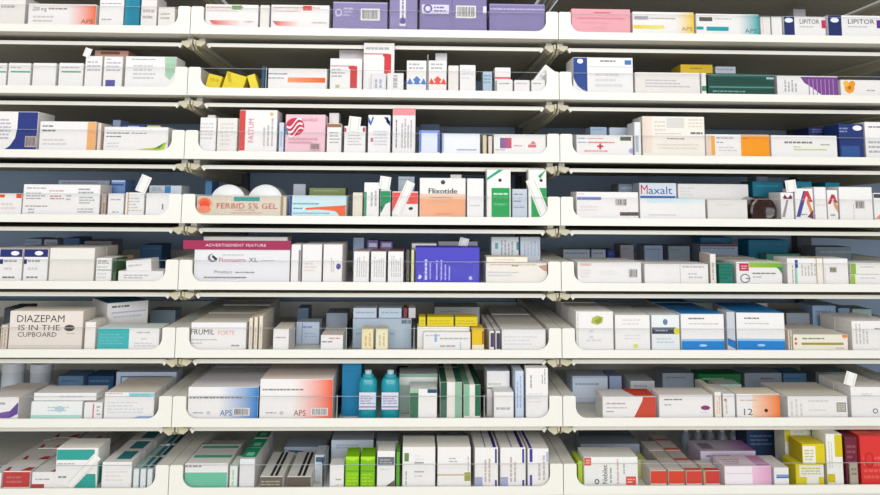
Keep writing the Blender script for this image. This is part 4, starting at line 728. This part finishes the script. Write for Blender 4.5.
b('white and red carton with arrow-shaped colour edge', 602, 656, 396.5, W0, [PG([(656, 397), (656, 418.6), (632, 418.6), (640, 401), (643, 397)], '#cc4a34'), PG([(636, 397), (643, 397), (642, 401), (633, 418.6), (625, 418.6)], W0), LN(606, 402, 625, 405, 1, '#9a8a8c'), LN(606, 406.5, 628, 409, 1, '#b4a0a0'), LN(606, 410.5, 618, 412.5, 1, '#77757c'), PG([(.62, 0), (1, 0), (1, 1), (.5, 1)], '#dc4a34', 'T')], D=.05, q=0)
b('white carton with purple oval', 658.5, 713, 395, W0, [LN(664, 398, 682, 401, 1, '#6a6870'), LN(664, 403.5, 674, 406, 1, '#8a8890'), EL(705, 407.8, 4.6, 2.3, '#8c3a74'), LN(700, 411.5, 710, 413, 1, '#c9c0c8')], D=.05, F={'T': '#f3ece6'}, q=1, ql='purple oval box')
b('slim white carton with orange fleck beside the purple oval box', 714, 721.5, 392, '#efe8dc', [VL(716, 397, 720, 414, 2, '#d0a484')], D=.09)
b('slim white carton left of the orange number box', 722.3, 735, 394, W0, [VL(724, 397, 728, 414, 1, '#c9b4a4'), EL(725, 400, 1.2, 1.2, '#c07a5c')], D=.07)
b('white carton marked 12 with orange fading half', 736, 780, 394, W0, [GR(752, 394.4, 779.7, 417.6, '#f4d4bc', '#f07a22'), TX('12', 741, 415, 6.6, '#6a5c54', 11), EL(765.5, 410.5, 1.8, 1.8, '#3c2a24'), LN(740, 399, 764, 401.6, 1, '#c9a48c')], D=.045, F={'T': '#f3ead4'}, q=0)
b('white carton with grey square code at its right end', 787, 847.5, 396, W0, [R(836, 402.5, 845.5, 412, '#9a9488'), LN(837, 403.5, 844.5, 411, 4, '#c9c6bc'), VL(789, 399, 803, 416, 3, '#d2cabc'), LN(808, 399, 832, 403, 1, '#d0cac4'), LN(808, 408, 830, 412, 1, '#dcd6cc')], D=.05, F={'T': '#efe9dc'}, q=1, ql='square-coded box')
t_ = b('white carton with open tab at the right picture edge', 850, 893, 387, W0, [LN(861, 393, 872, 396, 2, '#b4b0ac'), EL(874, 411, 2.6, 2.6, '#77757c'), EL(874, 411, 1.6, 1.6, W0)], D=.05, F={'T': '#efece6'}, q=1, ql='open-tab box')
flap(t_, 850.5, 379, 11, 13, 18, d=.012)
b('green carton lying behind the purple oval box', 698, 741, 374, '#1c7a44', [R(702, 378, 724, 380, '#9cccb0'), LN(702, 377.6, 724, 380.5, 1, '#d4ecd8')], d=.17, D=.04)
b('lime edged carton just behind the orange number box', 722, 758, 386, '#a4bc5c', [], d=.155, D=.012) if False else None
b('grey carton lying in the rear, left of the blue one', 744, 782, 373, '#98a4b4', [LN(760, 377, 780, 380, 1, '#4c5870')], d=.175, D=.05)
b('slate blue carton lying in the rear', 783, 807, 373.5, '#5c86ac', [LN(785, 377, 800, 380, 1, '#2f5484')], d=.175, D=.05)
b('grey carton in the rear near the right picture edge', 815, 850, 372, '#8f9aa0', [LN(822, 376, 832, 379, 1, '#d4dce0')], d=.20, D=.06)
b('long grey carton in the rear left behind the purple oval box', 628, 672, 372, '#a0aab8', [], d=.17, D=.04) if False else None
# ================================================================== bottom shelf
section(0, 7)
rt = [PG([(0, 0), (.4, 0), (.7, 1), (.3, 1)], '#b8a4a0', 'T')]
b('white carton with solid red front', 3, 31, 471, W0, [R(3.4, 472, 31, 487, '#c0403c'), LN(7, 475, 26, 484, 2, '#a8342f')]+[PG([(.0, 0), (.2, 0), (.1, .35), (0, .35)], '#c8443c', 'T'), PG([(.6, 0), (1, 0), (1, .3), (.75, .3)], '#c8443c', 'T')], D=.055, q=5, ql='red-fronted box')
b('white carton with short red foot label', 31.8, 56, 472, W0, [LN(36, 478, 52, 480.5, 1, '#8a7a7a'), R(32.5, 484, 45, 488, '#b8403c'), PG([(.75, 0), (1, 0), (1, .35), (.9, .35)], '#c8443c', 'T')], D=.055, q=5, ql='red-footed box')
b('thin white edge-on carton at the bottom left corner', -8, 2.2, 473, W0, [], D=.055, q=3, ql='bottom left corner box')
t_ = b('white and teal carton with diagonal paper strip', 56.5, 99, 448, W0, [R(57.5, 449.5, 95, 460, '#2f9f94'), PG([(88, 474), (97, 474), (98, 488), (70, 488), (80, 480)], '#2f9f94'), LN(59, 462.5, 76, 465, 1, '#8a9a98'), LN(60, 475, 68, 479, 1, '#4a6a68'), R(.1, .15, .55, .6, '#2f9f94', 'R')], D=.05, F={'T': '#f6f3ee', 'R': '#eef0ec'})
flap(t_, 83, 471.5, 8, 38, 43, d=.0065)
b('white upright carton, tallest right of the diagonal strip box', 102, 132.5, 462, W0, [LN(106, 470, 128, 482, 3, '#dcd6ce'), PG([(.35, .25), (.85, .25), (.85, .95), (.35, .95)], '#2f8088', 'T')], D=.055, q=3, ql='tall plain white box')
for k, (x0, x1) in enumerate(((133.2, 139.5), (140.2, 146.5), (147.2, 153))):
    b('slim white teal-topped carton, %s' % ('next to the tall plain one', 'middle of three slim ones', 'against the right tray side')[k], x0, x1, 469, '#dfe6e6', [PG([(.1, .1), (.9, .1), (.9, .95), (.1, .95)], ('#8cc0b8', '#2f7f84', '#174f60')[k], 'T')], D=.06, q=4, ql=('first', 'second', 'third')[k]+' slim teal-topped box')
section(1, 7)
b('white carton with mint green panel and stripe', 183, 228.5, 463.5, W0, [R(184, 472.5, 227.5, 489, '#6fc0a0'), LN(184, 464.5, 202, 468, 1, '#8a6f74'), LN(190, 482, 210, 486, 1, '#5aa48c'), R(.08, .55, .98, .8, '#4fb894', 'T')], D=.05, q=1, ql='mint panelled box')
b('white carton with green stripe lying along the back', 188, 240, 449, '#d8dfdc', [R(190, 451, 238, 454, '#3f9a84')], d=.13, D=.05)
b('slim white carton right of the mint panelled one', 229.5, 238, 466, '#e6ece4', [VL(231, 470, 236, 486, 1, '#a9c4a8')], D=.05)
b('white carton with green top and white squiggle', 239.5, 255.5, 459, '#e3e1e2', [R(0, .15, 1, 1, '#17a071', 'T'), R(.25, .3, .75, .6, '#8cd8bc', 'T')], D=.055, q=2, ql='green-topped box')
bk = [R(.42, .02, .54, .98, '#2c2c30', 'T'), R(.62, .02, .74, .98, '#2c2c30', 'T')]
b('left long white carton with brown front and black stripes', 259.5, 283.5, 476.5, '#f0ece6', [R(259.9, 477, 283.1, 488, '#6a6356'), LN(261, 480, 280, 486, 2, '#8c8474')]+bk, D=.12)
b('right long white carton with brown front and black stripes', 286.5, 311.5, 476.5, '#f0ece6', [R(286.9, 477, 311.1, 488, '#625a4e')]+bk, D=.12)
b('pale blue-grey carton lying across behind the striped pair', 284, 326, 447, '#bcc8dc', [PG([(287, 450), (300, 450.5), (312, 453), (306, 454), (292, 452.6)], '#3c5a94')], d=.165, D=.05)
b('pale carton with blue mark right of the striped pair', 314.5, 326, 455, '#d3dae4', [R(316, 457, 325, 462, '#4a6488')], d=.05, D=.05)
divider(322, 'left of the lime pair')
b('white carton left of the lime green pair', 329.5, 344.5, 464.5, W0, [LN(336, 478, 342, 481, 1, '#b08a7c'), LN(336, 484, 342, 486, 1, '#c9a484')], D=.03)
lm = lambda x: [LN(x+2, 473, x+13, 486, 4, '#c4dc2c'), R(x+.3, 470.5, x+14.6, 471.6, '#62a414'), PG([(x, 456), (x+15, 456), (x+15, 459), (x+8, 461), (x, 459)], '#b4e02c')]
b('lime green carton, left of two', 345.2, 359.5, 456.5, '#86c814', lm(345.2), D=.045)
b('lime green carton, right of two', 360.3, 375.5, 456.5, '#7cc010', lm(360.3), D=.045)
b('white carton with grey label and brown corner', 377, 395.5, 451, W0, [R(378, 457, 394.5, 465.5, '#6a7074'), LN(380, 458.5, 392, 464, 2, '#8c9296'), LN(380, 468, 390, 471, 1, '#c4d4dc'), PG([(385, 487), (395, 480), (395, 487)], '#6a5f58')], D=.045)
b('slim green carton beside the grey-labelled one', 396.2, 400.3, 452, '#5ca82c', [], D=.045)
b('tall white carton with small green square', 402.3, 435.8, 447, W0, [R(404.5, 453, 409, 461.5, '#6a8c4c'), VL(405, 465, 408, 485, 1, '#9a9ca0'), R(414.5, 462, 424, 463.5, '#a4a4a8'), R(414.5, 471, 424, 472.5, '#b4b4b8'), LN(415, 454, 424, 461, 2, '#dcdcdc'), LN(415, 474, 424, 478, 1, '#c9c9cc')], D=.06, F={'T': '#f8f6f0'})
t_ = b('tall white carton with a rubber band round it', 437.3, 471.3, 447, W0, [LN(449, 457, 459, 463, 2, '#a4a4a8'), VL(467, 449, 469.5, 474, 1, '#b4a89c'), R(464.5, 472.5, 470.5, 481, '#9aa04a')], D=.06, F={'T': '#f8f6f0'})
band(t_, 0, True, z=.36)
pv = lambda x0, x1: [R(x0+(x1-x0)*.85, 449, x0+(x1-x0)*.93, 463, '#433a94'), R(x0+(x1-x0)*.85, 480, x0+(x1-x0)*.93, 487, '#433a94'), R(x0, 477, x0+8, 486.5, '#a4a8cc'), VL(x0+9, 455, x0+17, 482, 2, '#b49c94'), R(.78, 0, .92, 1, '#383080', 'T'), R(.42, 0, .47, 1, '#8c90ac', 'T')]
b('white carton with violet stripes, left of three', 474.5, 498.5, 447.5, W0, pv(474.5, 498.5), D=.055, q=4, ql='left violet-striped box')
b('white carton with violet stripes, middle of three', 500, 526, 447.5, W0, pv(500, 526), D=.055, q=4, ql='middle violet-striped box')
b('white carton with violet stripes, right of three', 527.3, 551.5, 448.5, W0, [R(529.5, 449, 532.5, 462, '#433a94'), R(529.5, 475, 532, 486, '#5a52a0'), R(546, 452, 551, 462, '#b4b8d8'), VL(537, 455, 546, 480, 2, '#b4a4a4'), R(.08, 0, .2, 1, '#383080', 'T')], D=.055, q=4, ql='right violet-striped box')
section(2, 7)
nb = [R(584, 457.5, 591, 465.5, '#dc5a4c'), LN(586, 459, 590, 463.5, 2, '#f0a49a'), R(625.5, 476.5, 635.5, 485, '#e05648'), LN(627, 478, 634, 483.5, 2, '#f2aaa0'), TX('Nebilet', 607, 484, 5.6, '#3f3c42', 19, 90), EL(596.5, 481.5, 2.4, 2.6, '#55525a'), EL(596.5, 481.5, 1.4, 1.5, '#efeeea'), VL(609, 459, 612, 483, 1, '#6f8a74'), VL(616, 459, 619, 484, 1, '#d08a84'), VL(622.5, 459, 625, 474, 1, '#8a8890')]
b('white carton lettered Nebilet upward with two red squares', 583.5, 638, 457, '#efeeea', nb, D=.05, d=.012)
b('yellow-green edged carton behind the Nebilet box, right', 630, 647, 460, '#dfe29a', [], d=.066, D=.04)
b('lime carton peeping out left of the Nebilet box', 577.5, 583, 461, '#b4cc3c', [], D=.05, d=.02)
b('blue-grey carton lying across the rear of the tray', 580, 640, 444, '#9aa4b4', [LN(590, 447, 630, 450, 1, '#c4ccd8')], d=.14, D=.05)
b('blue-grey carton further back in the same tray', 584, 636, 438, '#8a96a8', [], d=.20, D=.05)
for k, (x0, x1) in enumerate(((650, 667), (667.8, 684.8), (685.6, 702.5), (703.3, 720))):
    t_ = b('carton with red front and white top, %s' % ('first from the Nebilet box', 'second from the Nebilet box', 'third from the Nebilet box', 'beside the rubber band')[k], x0, x1, 470.5, '#ded6d0', [R(x0+.3, 471, x1-.3, 483.5, ('#d8452c', '#d8452c', '#d44436', '#cc3f38')[k]), R(.0, .0, 1, .25, ('#f0e4d8', '#f0e4d8', '#e06a54', '#d8584a')[k], 'T')], D=.05, q=3 if k < 3 else 3, ql=('first', 'second', 'third', 'fourth')[k]+' red-fronted box')
    if k == 3: band(t_, .02)
b('white and pink carton with glossy front, tilted back', 724, 771.5, 466, '#f3eaee', [GR(752, 466.5, 771, 484, '#ecc4d8', '#dca0c4'), LN(728, 462, 745, 465, 1, '#a48ca0'), R(726, 473, 752, 474, '#dcd4dc'), R(0, 0, 1, 1, '#efdcea', 'T'), R(.7, 0, 1, 1, '#d49ac4', 'T'), LN(.05, .1, .5, .7, 3, '#9c8c9c', 'T')], D=.05)
b('violet-topped carton lying behind the pink one', 700, 756, 451, '#cfc2d6', [LN(706, 454, 735, 458, 1, '#6a5c70'), GR(.5, 0, 1, 1, '#cfc2d6', '#9c62ac', 'T'), R(.08, .2, .3, .7, '#8c8694', 'T')], d=.075, D=.06)
b('white carton with blue line beside the yellow stack', 773.5, 789, 467.5, W0, [R(776, 474.5, 788.5, 478, '#7c9ccc'), R(776, 477, 788.5, 478.2, '#4c6ca4')], D=.06)
u_ = b('yellow and white carton, lower of two stacked', 795, 824, 464, '#d2c41e', [R(799, 465, 823.5, 477, '#e6e4dc'), LN(801, 467, 820, 475, 3, '#b9b8a4'), R(806, 477, 818, 484, '#e6e4dc')], D=.045)
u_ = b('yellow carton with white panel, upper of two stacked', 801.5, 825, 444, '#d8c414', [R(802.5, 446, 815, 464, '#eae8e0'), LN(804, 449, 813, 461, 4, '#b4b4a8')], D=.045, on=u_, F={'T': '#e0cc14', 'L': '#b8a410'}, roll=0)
b('grey-white carton with yellow end on top behind the yellow pair', 784, 811, 427, '#dcdccc', [R(784, 427, 790, 442, '#c8bc30'), LN(793, 430, 808, 438, 2, '#b4b8b0')], d=.060, D=.04, F={'T': '#e6e6da'})
b('tall yellow and white carton right of the yellow stack', 825, 842, 434, '#ecebe4', [R(834, 434.5, 841.7, 457, '#d4be14'), R(825.4, 474, 833, 482.5, '#c9b818'), VL(827, 438, 832, 468, 2, '#c4c4bc')], D=.045, F={'R': '#c4b01c', 'T': '#efeee8'}) 
b('dark maroon carton behind the red one', 844, 857, 437, '#6c2434', [LN(846, 444, 855, 470, 5, '#a0586a')], D=.05, d=.012)
b('large bright red carton at the right picture edge', 859, 893, 436, '#d83430', [LN(862, 455, 884, 480, 4, '#ec6a5c'), EL(868, 460, 5, 8, '#c02824'), EL(868, 460, 3, 6, '#d83430'), R(.0, .2, .5, .8, '#e86054', 'T')], D=.06, F={'T': '#e04a40'}, yaw=-0)
b('grey labelled slim carton leaning before the maroon one', 849, 858, 463, '#b0a494', [LN(851, 467, 856, 476, 2, '#6a625c')], D=.004, d=.007)
for k in range(5):
    px_ = (686, 698, 710, 722, 734)[k]; dd = .21; p = at(px_, 435, dd); t = empty('glass_vial', (p.x, dd, zr(7)+.0032))
    tag(t, 'clear-necked vial in the row at the back of the bottom shelf, right bay', 'vial', 'row of vials at the back of the bottom shelf')
    h_ = at(px_, 427, dd).z-zr(7)-.0032; r_ = .0088
    lathe('vial_body', [(0, 0), (r_, 0), (r_, h_*.6), (r_*.45, h_*.8), (0, h_*.8)], mat('pale_vial_glass', '#aab4c4', .15), t)
    lathe('vial_cap', [(0, h_*.801), (r_*.5, h_*.801), (r_*.5, h_), (0, h_)], mat('vial_cap_white', '#ccd0d6', .3), t)
b('dark blue glossy carton behind the pink and violet ones', 746, 776, 428, '#31466c', [LN(750, 434, 772, 446, 3, '#7c94bc')], d=.15, D=.05)

section(1, 7)
b('pale carton lying behind the lime green pair', 331, 374, 440, '#c9d2e0', [LN(336, 444, 368, 449, 2, '#8a9ab8')], d=.10, D=.06)
b('grey carton behind the grey-labelled white one', 376, 399, 441, '#b4b9c2', [], d=.10, D=.06)
section(2, 6)
b('grey-white carton in the rear behind the arrow box', 630, 655, 381, '#c4c6cc', [LN(634, 384, 650, 388, 1, '#8a90a4')], d=.11, D=.06)
b('pale blue carton in the rear left of the green one', 662, 694, 373, '#b4c0d2', [LN(666, 376, 690, 379, 1, '#7484a4')], d=.19, D=.05)
b('pale mint carton standing before the green one', 716, 742, 384.5, '#c4d6cc', [LN(719, 387, 738, 390, 1, '#6a9a80')], d=.10, D=.04)
section(1, 5)
b('grey carton in the rear above the yellow ones', 434, 480, 307, '#b0b2b6', [LN(440, 310, 470, 313, 1, '#8a8c96')], d=.14, D=.06)
b('long pale carton lying in the rear right of the grey one', 326, 348, 313, '#a9b4c4', [], d=.16, D=.06)
section(1, 3)
b('blue carton behind the left tray corner', 186, 206, 181, '#4f7fae', [LN(189, 184, 203, 188, 1, '#8cb0d0')], d=.10, D=.05)
b('grey-white carton behind the orange swoosh box', 293, 306, 184, '#bcc2cc', [], d=.09, D=.05)
b('olive green carton behind the orange swoosh box', 309, 346, 188, '#8c9a60', [LN(314, 189.5, 340, 192, 1, '#c4c89c')], d=.09, D=.05)
section(2, 3)
b('glassy grey-blue carton left of the Maxalt box', 618, 637, 184, '#8c9cae', [LN(621, 186, 634, 190, 1, '#c4ccd6')], d=.11, D=.05)
section(0, 5)
b('dark carton at the rear left edge of the picture', 4, 22, 308, '#4a4e5c', [], d=.16, D=.06)
section(1, 2)
b('tall grey-blue carton far behind the glossy one', 420, 440, 124, '#7c8ca8', [], d=.20, D=.05)
# ------------------------------------------------------------------ the cartons queued one behind another
def clear(bb):
    for q in BOXES:
        if bb[0] < q[1]-.0005 and bb[1] > q[0]+.0005 and bb[2] < q[3]-.0002 and bb[3] > q[2]+.0002 and bb[4] < q[5]-.0005 and bb[5] > q[4]+.0005: return False
    return True
for (o, me, org, D, yaw, n, ql, loc, W, H, row) in QUEUE:
    a = math.radians(yaw); off = 0
    for k in range(n):
        off += D+rnd.uniform(.0008, .0026); sz = rnd.uniform(.955, .995); jx = rnd.uniform(-.0006, .0006) if k else 0
        p = org+Vector((-math.sin(a)*off+jx, math.cos(a)*off, 0))
        bb = (p.x-(D*math.sin(a) if a > 0 else 0), p.x+W, p.y-abs(W*math.sin(a)), p.y+D, p.z, p.z+H*sz)
        if p.y+D > .395 or not clear((p.x, p.x+W, p.y, p.y+D, p.z, p.z+H*sz)): break
        BOXES.append((*bb, ql))
        if k >= 1:
            REAR.append((me, Matrix.Translation(p) @ Matrix.Rotation(a, 4, 'Z') @ Matrix.Diagonal((1, 1, sz, 1)))); continue
        c = o.copy(); COL.objects.link(c); c.location = p; c.scale.z = sz
        c['label'] = 'shaded carton queued behind the %s, %s' % (ql, loc); c['group'] = 'cartons queued behind the %s, %s' % (ql, loc)
# the deepest cartons of the queues, too many to count one by one
bm = bmesh.new()
for me, M in REAR:
    n0 = len(bm.verts); bm.from_mesh(me); bm.verts.ensure_lookup_table()
    bmesh.ops.transform(bm, matrix=M, verts=bm.verts[n0:])
me = bpy.data.meshes.new('medicine_box_rows'); bm.to_mesh(me); bm.free(); o = link('medicine_box_rows', me, CARD)
tag(o, 'dim cartons filling the rear of the queues in the lower trays', 'medicine boxes', None, 'stuff')
# ------------------------------------------------------------------ light and camera
w = bpy.data.worlds.new('World'); S.world = w; w.use_nodes = True
bg = w.node_tree.nodes['Background']; bg.inputs[0].default_value = (.93, .95, 1, 1); bg.inputs[1].default_value = .85
def area(name, loc, target, sx, sy, e, c):
    l = bpy.data.lights.new(name, 'AREA'); l.shape = 'RECTANGLE'; l.size = sx; l.size_y = sy; l.energy = e; l.color = c
    o = bpy.data.objects.new(name, l); COL.objects.link(o); o.location = loc
    o.rotation_euler = (Vector(target)-Vector(loc)).to_track_quat('-Z', 'Y').to_euler(); return o
area('ceiling_lamp', (.35, -1.15, 2.6), (.35, -.1, 1.35), 2.4, .6, 15, (1, .975, .93))
area('fill_light_far', (.35, -3.4, 2.6), (.35, .2, 1.3), 3.2, .8, 105, (1, .98, .95))  # added fill at a lower angle, so light reaches deeper between the shelves
area('fill_light_front', (.6, -4.8, 1.5), (.31, .3, 1.35), 3.4, 1.6, 150, (.90, .95, 1))  # added eye-level fill to lighten the back panels, no known window there
cd = bpy.data.cameras.new('camera'); cam = bpy.data.objects.new('camera', cd); COL.objects.link(cam)
cd.sensor_width = 36; cd.sensor_fit = 'HORIZONTAL'; cd.lens = FPX*36/880; cd.shift_x = (440-PX0)/880; cd.shift_y = (PY0-247.5)/880; cd.clip_start = .05
cam.matrix_world = Matrix.Translation(CAM) @ Matrix((Rt, Up, -Fd)).transposed().to_4x4()
S.camera = cam
S.view_settings.view_transform = 'Standard'; S.view_settings.look = 'None'; S.view_settings.gamma = 1; S.view_settings.exposure = -1.02
S.view_settings.use_curve_mapping = False
bpy.context.view_layer.update()
